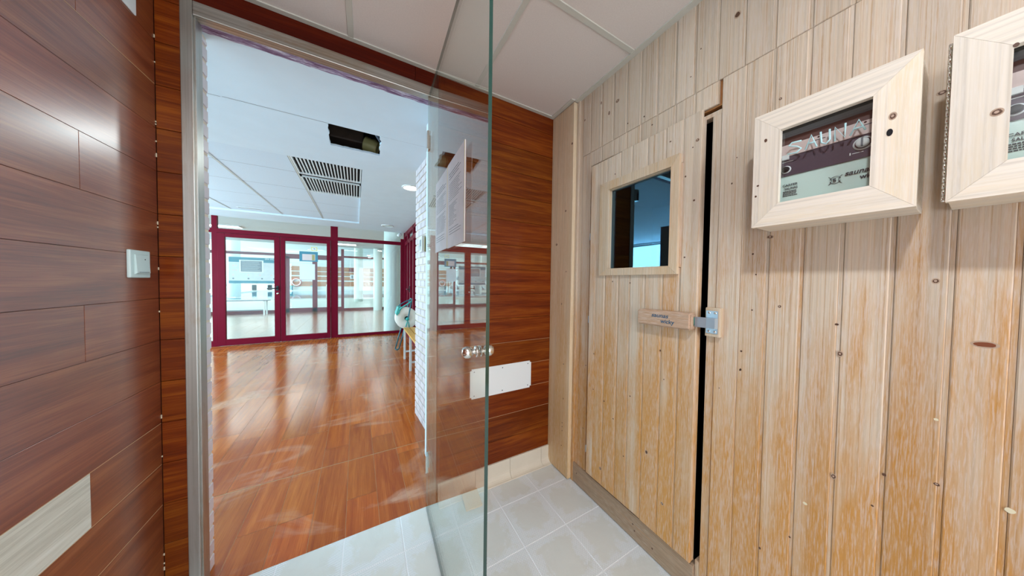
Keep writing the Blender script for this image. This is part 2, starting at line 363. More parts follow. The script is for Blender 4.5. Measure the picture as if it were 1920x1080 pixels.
# ------------------------------------------------------------------ mesh builder
class MB:
    def __init__(s): s.v = []; s.f = []; s.m = []; s.p = []; s.mats = []; s.sm = []
    def mi(s, mat):
        if mat not in s.mats: s.mats.append(mat)
        return s.mats.index(mat)
    def face(s, pts, mat, pid=0.0, smooth=False):
        b = len(s.v); s.v += [tuple(p) for p in pts]; s.f.append(tuple(range(b, b+len(pts)))); s.m.append(s.mi(mat)); s.p.append(pid); s.sm.append(smooth)
    def raw(s, verts, faces, mat, pid=0.0, smooth=False):
        b = len(s.v); s.v += [tuple(p) for p in verts]
        for f in faces: s.f.append(tuple(b+i for i in f)); s.m.append(s.mi(mat)); s.p.append(pid); s.sm.append(smooth)
    def box(s, x0, x1, y0, y1, z0, z1, mat, pid=0.0, bev=0.0, face=None):
        """box; with bev the edges around the visible face ('x-','y-','z+','z-','x+') are chamfered"""
        x0, x1 = min(x0, x1), max(x0, x1); y0, y1 = min(y0, y1), max(y0, y1); z0, z1 = min(z0, z1), max(z0, z1)
        if not bev:
            V = [(x0,y0,z0),(x1,y0,z0),(x1,y1,z0),(x0,y1,z0),(x0,y0,z1),(x1,y0,z1),(x1,y1,z1),(x0,y1,z1)]
            F = [(0,3,2,1),(4,5,6,7),(0,1,5,4),(1,2,6,5),(2,3,7,6),(3,0,4,7)]
            s.raw(V, F, mat, pid); return
        bm = bmesh.new(); bmesh.ops.create_cube(bm, size=1)
        for v in bm.verts: v.co = Vector(((x0+x1)/2+v.co.x*(x1-x0), (y0+y1)/2+v.co.y*(y1-y0), (z0+z1)/2+v.co.z*(z1-z0)))
        if face:
            ax = 'xyz'.index(face[0]); lim = (max if face[1] == '+' else min)(v.co[ax] for v in bm.verts)
            es = [e for e in bm.edges if all(abs(v.co[ax]-lim) < 1e-6 for v in e.verts)]
        else: es = bm.edges[:]
        bmesh.ops.bevel(bm, geom=es, offset=bev, segments=2 if not face else 1, affect='EDGES', profile=0.6)
        s.bm(bm, mat, pid)
    def bm(s, bm, mat, pid=0.0, smooth=False):
        bm.verts.ensure_lookup_table(); bm.verts.index_update()
        s.raw([v.co[:] for v in bm.verts], [[v.index for v in f.verts] for f in bm.faces], mat, pid, smooth); bm.free()
    def tube(s, pts, r, mat, n=10, cap=True, pid=0.0):
        pts = [Vector(p) for p in pts]; rings = []
        rr = r if isinstance(r, (list, tuple)) else [r]*len(pts)
        t0 = (pts[1]-pts[0]).normalized()
        ref = Vector((0, 0, 1)) if abs(t0.z) < 0.9 else Vector((1, 0, 0))
        u = t0.cross(ref).normalized()
        b = len(s.v); V = []
        for i, p in enumerate(pts):
            if i == 0: t = t0
            elif i == len(pts)-1: t = (pts[i]-pts[i-1]).normalized()
            else: t = ((pts[i]-pts[i-1]).normalized()+(pts[i+1]-pts[i]).normalized()).normalized()
            u = (u - t*u.dot(t)).normalized(); w_ = t.cross(u)
            for k in range(n):
                a = 2*PI*k/n; V.append(p+(u*math.cos(a)+w_*math.sin(a))*rr[i])
        F = []
        for i in range(len(pts)-1):
            for k in range(n): F.append((i*n+k, i*n+(k+1) % n, (i+1)*n+(k+1) % n, (i+1)*n+k))
        s.raw(V, F, mat, pid, True)
        if cap:
            s.face([V[k] for k in range(n-1, -1, -1)], mat, pid); s.face([V[(len(pts)-1)*n+k] for k in range(n)], mat, pid)
    def lathe(s, prof, org, axis, mat, n=32, smooth=True, pid=0.0):
        """prof: (radius, distance along axis)"""
        axis = Vector(axis).normalized(); ref = Vector((0, 0, 1)) if abs(axis.z) < 0.9 else Vector((1, 0, 0))
        u = axis.cross(ref).normalized(); w_ = axis.cross(u); org = Vector(org); V = []
        for r, d in prof:
            for k in range(n):
                a = 2*PI*k/n; V.append(org+axis*d+(u*math.cos(a)+w_*math.sin(a))*max(r, 1e-5))
        F = []
        for i in range(len(prof)-1):
            for k in range(n): F.append((i*n+k, i*n+(k+1) % n, (i+1)*n+(k+1) % n, (i+1)*n+k))
        s.raw(V, F, mat, pid, smooth)
    def prism(s, poly, axis, a, b_, mat, pid=0.0):
        """poly in the two other axes (in xyz order), extruded along axis from a to b"""
        ax = 'xyz'.index(axis)
        def mk(p, h):
            q = list(p); q.insert(ax, h); return tuple(q)
        n = len(poly); V = [mk(p, a) for p in poly]+[mk(p, b_) for p in poly]
        F = [tuple(range(n-1, -1, -1)), tuple(range(n, 2*n))]+[(i, (i+1) % n, n+(i+1) % n, n+i) for i in range(n)]
        s.raw(V, F, mat, pid)
    def build(s, name, parent=None, kind=None, label=None, cat=None, group=None, weld=False, origin=None):
        me = bpy.data.meshes.new(name); v = s.v
        org = Vector((0, 0, 0))
        if parent is not None: org = ORG.get(parent.name, Vector())
        me.from_pydata([tuple(Vector(p)-org) for p in v] if org.length else v, [], s.f)
        for m in s.mats: me.materials.append(MT[m])
        me.polygons.foreach_set('material_index', s.m); me.polygons.foreach_set('use_smooth', s.sm)
        at = me.attributes.new('pid', 'FLOAT', 'FACE'); at.data.foreach_set('value', s.p)
        bm = bmesh.new(); bm.from_mesh(me)
        bmesh.ops.remove_doubles(bm, verts=bm.verts, dist=1e-6)
        bmesh.ops.recalc_face_normals(bm, faces=bm.faces); bm.to_mesh(me); bm.free(); me.update()
        o = bpy.data.objects.new(name, me); COL.objects.link(o)
        ORG[o.name] = org
        if parent is not None: o.parent = parent
        tag(o, label, cat, group, kind); return o
def tag(o, label=None, cat=None, group=None, kind=None):
    if label: o['label'] = label
    if cat: o['category'] = cat
    if group: o['group'] = group
    if kind: o['kind'] = kind
    return o
def thing(name, loc, label, cat, group=None, kind=None):
    o = bpy.data.objects.new(name, None); o.empty_display_size = 0.1; COL.objects.link(o); o.location = loc
    ORG[o.name] = Vector(loc); return tag(o, label, cat, group, kind)
def copy_tree(o, dloc=(0, 0, 0), parent=None):
    c = o.copy(); COL.objects.link(c)
    if parent is None: c.location = Vector(o.location)+Vector(dloc)
    else: c.parent = parent
    for ch in list(o.children): copy_tree(ch, parent=c)
    return c
def text_mesh(name, txt, size, loc, facing, mat, parent, ext=0.0003, shear=0.0, width=None, label=None, spacing=1.0, bold=0.0):
    cu = bpy.data.curves.new(name, 'FONT'); cu.body = txt; cu.size = size; cu.extrude = ext; cu.shear = shear
    cu.space_character = spacing; cu.offset = bold
    t = bpy.data.objects.new(name, cu); COL.objects.link(t)
    dg = bpy.context.evaluated_depsgraph_get(); dg.update()
    me = bpy.data.meshes.new_from_object(t.evaluated_get(dg)); bpy.data.objects.remove(t)
    if width:
        xs = [v.co.x for v in me.vertices]; k = width/(max(xs)-min(xs)); x0 = min(xs)
        for v in me.vertices: v.co.x = (v.co.x-x0)*k
    if facing == 'x-': R3 = Matrix(((0, 0, -1), (-1, 0, 0), (0, 1, 0)))
    elif facing == 'y-': R3 = Matrix(((1, 0, 0), (0, 0, -1), (0, 1, 0)))
    else: R3 = facing
    org = ORG.get(parent.name, Vector()) if parent is not None else Vector()
    for v in me.vertices: v.co = R3 @ v.co+Vector(loc)-org
    me.materials.clear(); me.materials.append(MT[mat])
    o = bpy.data.objects.new(name, me); COL.objects.link(o); o.parent = parent
    if label: o['label'] = label
    return o
rp = lambda: random.random()

# ================================================================== STRUCTURE
XL, YB, XR, ZC = -0.655, 1.45, 1.135, 2.335
YN = -2.2          # wall behind the camera
ZJ = [0.098+0.152*k-0.152 for k in range(0, 16)]      # laminate courses
ZJ[0] = 0.0

# floor of the little room: anti-slip tiles
mb = MB()
mb.box(XL-0.05, 1.30, YN, 1.458, -0.05, -0.0012, 'tgrout')
xs = [0.893+0.2463*k for k in range(-7, 3)]; ys = [1.258-0.2463*k for k in range(-1, 15)]
for i in range(len(xs)-1):
    for j in range(len(ys)-1):
        x0, x1 = max(xs[i], XL), min(xs[i+1], 1.2); y1, y0 = min(ys[j], 1.459), max(ys[j+1], YN)
        if x1-x0 < 0.01 or y1-y0 < 0.01: continue
        g = 0.0022
        mb.box(x0+g, x1-g, y0+g, y1-(g if y1 < 1.45 else 0), -0.01, 0.0, 'tile', rp(), 0.0012, 'z+')
mb.build('floor', kind='structure', label='pale grey anti-slip square floor tiles of the small sauna lobby', cat='floor')

# hall floor: red-brown planks running away from the door, drifting slightly to the left
def plank_floor(name, x0, x1, y0, y1, mat, gmat, pitch, anchor, length, seam, gap, label, offs=None):
    mb = MB(); mb.box(x0, x1, y0, y1, -0.05, -0.0012, gmat)
    k0 = int(math.floor((x0-anchor)/pitch))-1; k1 = int(math.ceil((x1-anchor)/pitch))+3
    dr = lambda y: -0.0285*(y-1.46)
    for k in range(k0, k1):
        a, b = anchor+k*pitch, anchor+(k+1)*pitch
        st = (offs or {}).get(k, None)
        if st is None: st = random.Random(k*7+3).random()*length
        y = st-length*4; cuts = []
        while y < y1+length:
            cuts.append(y); y += length
        if seam: cuts.append(seam)
        cuts = sorted(set([y0, y1]+[c for c in cuts if y0 < c < y1]))
        for i in range(len(cuts)-1):
            p, q = cuts[i], cuts[i+1]
            if q-p < 0.004: continue
            gp = 0.003 if seam and abs(p-seam) < 1e-6 else (gap if i else 0); gq = 0.003 if seam and abs(q-seam) < 1e-6 else gap
            P4 = [(a+dr(p)+gap, p+gp), (b+dr(p)-gap, p+gp), (b+dr(q)-gap, q-gq), (a+dr(q)+gap, q-gq)]
            if max(t[0] for t in P4) < x0 or min(t[0] for t in P4) > x1: continue
            P4 = [(min(max(t[0], x0), x1), t[1]) for t in P4]
            mb.face([(t[0], t[1], 0.0) for t in P4], mat, rp())
    return mb.build(name, kind='structure', label=label, cat='floor')
plank_floor('floor_hall', -4.5, 1.3, 1.459, 6.72, 'floor', 'grout_light', 0.1495, -0.088, 0.886, 2.083, 0.0009,
            'glossy red-brown wood plank floor of the hall beyond the doorway', {0: 1.706, 1: 2.306, 2: 2.007, -1: 2.293, -2: 2.583, -3: 1.70})
plank_floor('floor_lobby', -9.0, 4.5, 6.72, 12.5, 'lobbyfloor', 'grout_light', 0.299, -0.088, 1.3, None, 0.0015,
            'shiny wooden lobby floor behind the burgundy glass doors')

# left wall: laminate planks
mb = MB(); mb.box(XL-0.12, XL-0.001, YN, YB+0.08, 0, ZC+0.1, 'groove_dark')
butts = {11: [0.55], 10: [1.157, 0.25], 9: [0.3], 8: [0.62], 7: [1.160, 0.2], 6: [0.35], 5: [0.55], 4: [1.165, 0.10], 3: [0.5], 2: [0.2], 13: [1.158]}
for r in range(len(ZJ)):
    z0 = ZJ[r]; z1 = ZJ[r+1] if r+1 < len(ZJ) else ZC+0.05
    z1 = min(z1, ZC+0.05)
    if z1-z0 < 0.01: continue
    yc = butts.get(r, [random.uniform(-0.3, 0.9)])
    cuts = sorted([YN, -1.2+random.uniform(-.2, .2)]+yc+[YB-0.001])
    for i in range(len(cuts)-1):
        mt = 'lam_white' if (r == 4 and abs(cuts[i+1]-1.165) < 1e-6) else 'lam_y'
        mb.box(XL-0.012, XL, cuts[i]+0.0005, cuts[i+1]-0.0005, z0+0.0005, z1-0.0005, mt, rp(), 0.0005, 'x+')
# thin light beading in some joints and crumbs of filler in the corner
for z in (ZJ[13], ZJ[4], ZJ[5], ZJ[3]):
    mb.box(XL-0.002, XL+0.0004, 0.9, YB-0.004, z-0.0007, z+0.0007, 'grout_light')
rr = random.Random(5)
for k in range(15):
    z = rr.uniform(0.15, 2.2); h = rr.uniform(0.003, 0.014)
    mb.box(XL, XL+0.002, YB-0.0025, YB-0.0005, z, z+h, 'rust')
mb.build('wall_left', kind='structure', label='left wall of horizontal glossy red-brown laminate planks with one white plank', cat='wall')

# back wall (with the doorway)
mb = MB()
XJL, XJR, ZH = -0.592, 0.339, 2.258
def back_part(x0, x1, zlo, zhi, seamx=None):
    for r in range(len(ZJ)):
        z0 = max(ZJ[r], zlo); z1 = min(ZJ[r+1] if r+1 < len(ZJ) else zhi, zhi)
        if z1-z0 < 0.004: continue
        cuts = [x0]+([seamx] if seamx and r % 5 == 3 else [])+[x1]
        for i in range(len(cuts)-1):
            mb.box(cuts[i]+0.0007, cuts[i+1]-0.0007, YB, YB+0.012, z0+0.0008, z1-0.0008, 'lam_x', rp(), 0.0008, 'y-')
back_part(XL, XJL, 0.0, ZC+0.04); back_part(XJR, 1.16, 0.10, ZC+0.04)
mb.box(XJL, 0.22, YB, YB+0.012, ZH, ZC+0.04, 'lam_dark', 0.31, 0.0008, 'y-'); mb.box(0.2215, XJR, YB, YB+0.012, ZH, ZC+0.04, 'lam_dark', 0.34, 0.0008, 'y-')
mb.box(XL-0.1, XJL, YB+0.010, YB+0.05, 0, ZC+0.1, 'groove_dark'); mb.box(XJR, 1.3, YB+0.010, YB+0.08, 0, ZC+0.1, 'groove_dark')
mb.box(XJL, XJR, YB+0.010, YB+0.055, ZH, ZC+0.1, 'groove_dark')
for z in (ZJ[1], ZJ[3], ZJ[4], ZJ[5], ZJ[6]):
    if z > 0.12: mb.box(XJR+0.002, 1.13, YB-0.0003, YB+0.002, z-0.0006, z+0.0006, 'grout_light')
mb.build('wall_back', kind='structure', label='back wall of horizontal red-brown laminate planks around the doorway', cat='wall')

# cove skirting tiles along the back wall
mb = MB(); sx = [XJR+0.003, 0.346, 0.566, 0.80, 1.040, 1.15]
prof = [(YB-0.001, 0.116), (YB-0.010, 0.116), (YB-0.0105, 0.045)]+[(YB-0.0105-0.034*(1-math.cos(t*PI/2/6)), 0.045-0.040*math.sin(t*PI/2/6)) for t in range(1, 7)]+[(YB-0.047, 0.001), (YB-0.001, 0.001)]
for i in range(len(sx)-1):
    a, b = sx[i]+0.0008, sx[i+1]-0.0008
    if b-a < 0.004: continue
    n = len(prof); V = [(a, p[0], p[1]) for p in prof]+[(b, p[0], p[1]) for p in prof]
    mb.raw(V, [tuple(range(n)), tuple(range(2*n-1, n-1, -1))]+[(k, (k+1) % n, n+(k+1) % n, n+k) for k in range(n)], 'skirt', rp())
mb.build('baseboard_back', kind='structure', label='cream coved skirting tiles under the red-brown back wall', cat='skirting')

# ceiling of the little room
mb = MB()
tx = [-0.66, -0.061, 0.547, 1.16]; ty = [1.46, 0.848, 0.240, -0.368, -0.976, -1.584, -2.2]
mb.box(-0.80, 1.35, YN-0.1, YB+0.06, ZC+0.012, ZC+0.05, 'shadow_gap')
for i in range(3):
    for j in range(6):
        mb.box(tx[i]+0.010, tx[i+1]-0.010, ty[j+1]+0.010, ty[j]-0.010, ZC+0.004, ZC+0.012, 'ceil', rp())
for x in tx[1:3]: mb.box(x-0.012, x+0.012, YN, YB, ZC, ZC+0.010, 'tee', 0, 0.0012, 'z-')
for y in ty[1:6]: mb.box(XL, 1.15, y-0.012, y+0.012, ZC-0.0003, ZC+0.0097, 'tee', 0, 0.0012, 'z-')
mb.box(XL, 1.15, YB-0.022, YB, ZC-0.001, ZC+0.010, 'tee')
mb.box(XR-0.030, 1.16, YN, 1.24, ZC-0.001, ZC+0.012, 'tee')
mb.box(1.075, 1.10, 1.235, YB, ZC-0.002, ZC+0.012, 'tee')
mb.box(XL, XL+0.022, YN, YB, ZC-0.001, ZC+0.010, 'tee')
mb.build('ceiling', kind='structure', label='suspended ceiling of off-white square tiles in grey tee bars', cat='ceiling')

# wall behind the camera
mb = MB(); mb.box(XL-0.1, 1.35, YN-0.1, YN, 0, ZC+0.05, 'white_wall'); mb.build('wall_front', kind='structure', label='plain white wall behind the viewpoint', cat='wall')

# ---- knots helper
def knots(mb, L, x, nrm=-1):
    for y, z, s in L:
        r = 0.0032*abs(s)**0.9; mat = 'knot'
        if s < 0: mat = 'putty'
        if s >= 3: mat = 'knot_red'
        rnd = random.Random(int(y*1000)+int(z*777)); e = rnd.uniform(0.8, 1.3)
        if s >= 3: ry, rz = r*1.35, r*0.62
        elif s < 0: ry, rz = r*1.0, r*0.9
        else: ry, rz = r*e, r/e*1.15
        if s >= 1.3: mb.face([(x-0.0002, y+1.35*ry*math.cos(a*PI/8), z+1.45*rz*math.sin(a*PI/8)) for a in range(16)], 'knot_halo')
        mb.face([(x-0.0004, y+ry*math.cos(a*PI/7)*rnd.uniform(.85, 1.1), z+rz*math.sin(a*PI/7)*rnd.uniform(.85, 1.1)) for a in range(14)], mat)
        if 1.1 <= s < 3 and rnd.random() < 0.75: mb.face([(x-0.0006, y+0.0003+0.5*ry*math.cos(a*PI/5), z+0.0004+0.5*rz*math.sin(a*PI/5)) for a in range(10)], 'knot_core')
KW= [(0.952,2.179,2.5),(1.005,2.146,2.0),(1.061,2.231,1.5),(1.185,2.202,1.4),(0.887,2.031,1.0),(0.799,2.018,1.0),(0.758,1.959,1.0),(0.450,1.598,0.8),(0.438,1.684,0.5),(1.150,0.369,1.2),(1.137,0.751,1.0),(0.407,0.946,1.0),(0.407,1.010,1.0),(0.468,0.859,0.5),(0.343,1.394,1.6),(0.385,1.343,0.8),(0.375,1.274,0.7),(0.382,1.155,0.7),(0.315,1.173,1.2),(0.199,1.134,1.0),(0.191,1.054,1.5),(-0.000,1.121,3.0),(0.058,1.254,1.3),(0.409,0.944,0.8),(0.044,0.792,1.1),(0.193,0.711,1.4),(0.113,0.769,1.0),(0.244,0.596,-1.5),(-0.034,0.792,-2.0),(0.340,0.373,1.0),(0.273,0.469,0.7),(0.128,0.678,0.7),(0.049,0.939,-1.0),(0.450,2.182,2.5),(0.598,2.067,0.7),(0.798,2.017,0.9),(0.564,2.151,0.7),(0.331,1.823,1.2),(0.062,1.678,1.5)]
KD= [(0.937,1.795,1.0),(0.555,1.792,1.5),(0.561,1.564,1.2),(0.595,1.667,1.0),(0.571,1.771,0.7),(0.659,1.833,1.0),(0.590,1.346,1.0),(0.835,1.241,1.0),(0.938,1.247,1.0),(1.054,0.643,1.0),(1.054,0.843,1.0),(0.976,0.608,1.2),(0.820,0.696,1.0),(0.678,0.950,1.0),(0.993,0.232,1.8),(0.849,0.385,1.0),(0.729,0.475,1.8),(0.652,0.295,1.5),(0.659,0.831,0.7),(0.915,0.541,1.0)]
KT= [(1.255,2.088,1.6),(1.304,1.690,1.6),(1.389,1.488,2.0),(1.289,1.307,1.2),(1.328,1.100,1.3),(1.299,0.718,1.2),(1.295,0.496,1.2),(1.301,0.337,1.0),(1.300,0.312,1.0),(1.300,0.286,1.0),(1.305,0.187,1.0)]

# right wall: tongue-and-groove pine, in two courses with a butt joint at 1.99
def board(mb, x, ya, yb, z0, z1, mat='pine', bev=0.0022, thick=0.012, tongue=0.0):
    """board between ya>yb; the tongue strip (sunk) sits at the yb side"""
    if tongue: mb.box(x+0.0016, x+thick, yb+0.0004, yb+tongue, z0+0.0006, z1-0.0006, mat, rp())
    mb.box(x, x+thick, yb+tongue+0.0001, ya-0.0001, z0+0.0006, z1-0.0006, mat, rp(), bev, 'x-')
mb = MB()
mb.box(XR+0.0105, XR+0.03, -2.2, 0.488, 0.0, ZC+0.05, 'groove'); mb.box(XR+0.0105, XR+0.03, 0.488, 1.24, 1.90, ZC+0.05, 'groove')
mb.box(XR+0.0105, XR+0.03, 1.108, 1.30, 0.0, 1.91, 'groove')
top = [1.195, 1.132, 1.051, 0.972, 0.892, 0.814, 0.735, 0.655, 0.580, 0.502, 0.424, 0.346, 0.267, 0.190, 0.112, 0.036, -0.04]
while top[-1] > -2.1: top.append(top[-1]-0.077)
for i in range(len(top)-1):
    board(mb, XR, top[i], top[i+1], 1.990, ZC+0.02, tongue=0.007)
for i in range(1, 9):     # short boards over the door
    zb = 1.905 if i > 2 else 1.908
    board(mb, XR, top[i]-0.004, top[i+1]-0.004, zb, 1.990, tongue=0.006)
board(mb, XR, 1.195, 1.128, 0.115, 1.990, tongue=0.0)
low = [0.488, 0.418, 0.344, 0.267, 0.192, 0.112, 0.036, -0.032]
while low[-1] > -2.1: low.append(low[-1]-0.077)
for i in range(len(low)-1):
    board(mb, XR, low[i], low[i+1], 0.0 if i else 0.0, 1.990, tongue=0.007 if i else 0.0)
mb.box(XR+0.002, XR+0.02, 1.196, 1.236, 0.0, ZC, 'pine', rp()); mb.box(XR-0.008, XR+0.02, 1.222, 1.2405, 0.0, ZC, 'pine', rp(), 0.002, 'x-')
# worn orange notch at the foot
mb.face([(XR-0.0004, 0.484, 0.085), (XR-0.0004, 0.452, 0.070), (XR-0.0004, 0.449, 0.020), (XR-0.0004, 0.486, 0.010)], 'tan2')
knots(mb, KW, XR)
wr = mb.build('wall_right', kind='structure', label='right wall of vertical worn pine boards around the sauna door', cat='wall')

# wide boxed board in the corner
mb = MB()
mb.box(1.102, 1.18, 1.2425, YB-0.0005, 0.006, ZC-0.002, 'pine_corner', 0.2, 0.003)
knots(mb, KT, 1.102)
mb.build('trim_1', kind='structure', label='wide knotty pine corner board between the red-brown wall and the sauna boards', cat='trim')

# sauna cabin behind, walls coloured black to stand for its unlit inside
mb = MB()
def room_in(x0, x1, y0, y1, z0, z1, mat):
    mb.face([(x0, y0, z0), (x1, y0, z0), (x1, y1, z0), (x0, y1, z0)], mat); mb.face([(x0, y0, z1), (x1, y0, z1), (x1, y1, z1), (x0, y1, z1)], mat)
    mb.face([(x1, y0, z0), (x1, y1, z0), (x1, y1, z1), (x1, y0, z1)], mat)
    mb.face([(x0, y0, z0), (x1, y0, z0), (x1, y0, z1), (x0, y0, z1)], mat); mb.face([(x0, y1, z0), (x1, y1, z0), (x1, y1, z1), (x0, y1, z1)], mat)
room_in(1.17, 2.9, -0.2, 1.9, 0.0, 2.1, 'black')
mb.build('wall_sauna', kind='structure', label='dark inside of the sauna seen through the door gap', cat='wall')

# right jamb strip, head lining and foot board
mb = MB()
mb.box(1.138, 1.172, 0.4895, 0.5165, 0.02, 1.868, 'pine', 0.7, 0.002)
mb.box(1.140, 1.172, 0.4895, 1.105, 1.868, 1.884, 'pine', 0.4, 0.001)
mb.build('trim_2', kind='structure', label='narrow pine jamb strip right of the sauna door gap', cat='trim')
mb = MB()
mb.box(1.128, 1.165, 0.5335, 1.248, 0.004, 0.124, 'pine_grey', 0.3, 0.003)
mb.box(1.140, 1.172, 0.489, 0.5325, 0.004, 0.150, 'pine_frame', 0.6, 0.002)
for y, z in ((1.19, 0.07), (0.80, 0.075), (0.79, 0.05), (0.70, 0.045)):
    mb.face([(1.1276, y+0.004*math.cos(a*PI/6), z+0.004*math.sin(a*PI/6)) for a in range(12)], 'knot')
mb.build('baseboard_right', kind='structure', label='greyish weathered wooden foot board under the sauna door', cat='baseboard')

# ---- sauna door
XD = 1.112
dt = thing('door_1', (XD, 1.10, 0.13), 'worn pine board sauna door with a square window, standing slightly ajar', 'door', kind='structure')
mb = MB()
db = [1.100, 1.056, 0.985, 0.900, 0.835, 0.757, 0.675, 0.604, 0.540]
wy0, wy1, wz0, wz1 = 0.640, 0.972, 1.306, 1.728      # glass opening
for i in range(8):
    a, b = db[i], db[i+1]; zt = 1.893 if i < 3 else (1.897 if i < 6 else 1.900); zb = 0.142-0.004*(i > 4)
    segs = [(zb, zt)]
    if b < wy1 and a > wy0: segs = [(zb, wz0), (wz1, zt)]
    for s0, s1 in segs:
        pa, pb = a, b
        board(mb, XD, pa, pb, s0, s1, tongue=0.006 if i not in (0, 7) else 0)
    if len(segs) == 2:     # boards cut by the opening
        if b < wy0: board(mb, XD, wy0, b, wz0, wz1)
        if a > wy1: board(mb, XD, a, wy1, wz0, wz1)
mb.box(XD+0.012, XD+0.030, 0.5395, wy0, 0.142, 1.875, 'pine', rp()); mb.box(XD+0.012, XD+0.030, wy1, 1.10, 0.142, 1.875, 'pine', rp())
mb.box(XD+0.012, XD+0.030, wy0, wy1, 0.142, wz0, 'pine', rp()); mb.box(XD+0.012, XD+0.030, wy0, wy1, wz1, 1.875, 'pine', rp())
knots(mb, [k for k in KD], XD)
mb.build('door_panel', dt)
# window frame: four mitred mouldings
mb = MB()
fy0, fy1, fz0, fz1 = 0.612, 1.022, 1.279, 1.764; gy0, gy1, gz0, gz1 = 0.646, 0.966, 1.312, 1.722
xf, xb = XD-0.014, XD+0.030
def mitre_frame(mb, O, I, xf, xb, mats, pids, inset=0.006, knot=None):
    (y0, y1, z0, z1), (a0, a1, b0, b1) = O, I
    sides = [((y1, z1), (y0, z1), (a0, b1), (a1, b1)), ((y0, z1), (y0, z0), (a0, b0), (a0, b1)), ((y0, z0), (y1, z0), (a1, b0), (a0, b0)), ((y1, z0), (y1, z1), (a1, b1), (a1, b0))]
    for k, q in enumerate(sides):
        V = [(xf, p[0], p[1]) for p in q]+[(xb, p[0], p[1]) for p in q]
        # pull the outer front edge back a little for a rounded moulding, keep a hair gap at the mitre
        cy = sum(p[0] for p in q)/4; cz = sum(p[1] for p in q)/4
        V = [(v[0], cy+(v[1]-cy)*0.9985, cz+(v[2]-cz)*0.9985) for v in V]
        F = [(0, 1, 2, 3), (7, 6, 5, 4), (0, 4, 5, 1), (1, 5, 6, 2), (2, 6, 7, 3), (3, 7, 4, 0)]
        mb.raw(V, F, mats[k], pids[k])
mitre_frame(mb, (fy0, fy1, fz0, fz1), (gy0, gy1, gz0, gz1), xf, XD+0.001, ['pine_frame']*4, [.1, .5, .8, .3])
mitre_frame(mb, (gy0-0.012, gy1+0.012, gz0-0.012, gz1+0.012), (gy0+0.003, gy1-0.003, gz0+0.003, gz1-0.003), XD-0.001, XD+0.024, ['pine_frame']*4, [.15, .55, .85, .35])
mb.build('window_frame', dt)
mb = MB(); mb.box(XD+0.012, XD+0.016, gy0-0.004, gy1+0.004, gz0-0.004, gz1+0.004, 'glass_dark'); mb.build('window_pane', dt)
# handle block with printed name
mb = MB()
bm = bmesh.new(); bmesh.ops.create_cube(bm, size=1)
for v in bm.verts: v.co = Vector((1.092+v.co.x*0.040-0.002, 0.6525+v.co.y*0.2235, 1.094+v.co.z*0.066+v.co.y*-0.004))
bmesh.ops.bevel(bm, geom=bm.edges[:], offset=0.006, segments=3, affect='EDGES')
mb.bm(bm, 'handle_wood', 0.4)
hd = mb.build('door_handle', dt)
text_mesh('lettering', 'saunas', 0.024, (1.0695, 0.695, 1.099), 'x-', 'inkblue', hd, shear=0.25, width=0.072, bold=0.0003, label='printed word saunas')
text_mesh('lettering', 'wicky', 0.024, (1.0695, 0.655, 1.077), 'x-', 'inkblue', hd, shear=0.1, width=0.056, bold=0.0003, label='printed word wicky')
mb = MB()
for z in (1.50, 1.03, 0.28): mb.box(XD-0.0005, XD+0.01, 1.0995, 1.1035, z-0.02, z+0.02, 'latch')
mb.build('hinge', dt, label='small dark steel hinge leaf')

# ---- latch plate on the jamb
lt = thing('door_latch', (1.125, 0.49, 1.10), 'bluish zinc roller latch screwed to the jamb beside the sauna door handle', 'latch')
mb = MB()
mb.box(1.116, 1.136, 0.465, 0.512, 1.046, 1.153, 'pine_frame', 0.3, 0.003); mb.build('wood_block', lt)
mb = MB(); mb.box(1.113, 1.1155, 0.470, 0.508, 1.058, 1.142, 'latch', 0, 0.001); pl = mb.build('strike_plate', lt)
for z in (1.066, 1.134):
    for y in (0.479, 0.498):
        mb = MB(); mb.lathe([(0.0, 0.0022), (0.003, 0.0018), (0.0045, 0)], (1.1128, y, z), (-1, 0, 0), 'chrome', 12); mb.build('screw', pl)
mb = MB()
mb.prism([(1.1125, 0.470), (1.100, 0.474), (1.098, 0.500), (1.092, 0.536), (1.096, 0.5365), (1.102, 0.502), (1.1125, 0.506)], 'z', 1.078, 1.116, 'latch')
mb.build('latch_tongue', lt)
mb = MB(); mb.tube([(1.098, 0.540, 1.082), (1.098, 0.540, 1.112)], 0.0035, 'teal', 10); mb.build('roller', lt, label='pale green roller')

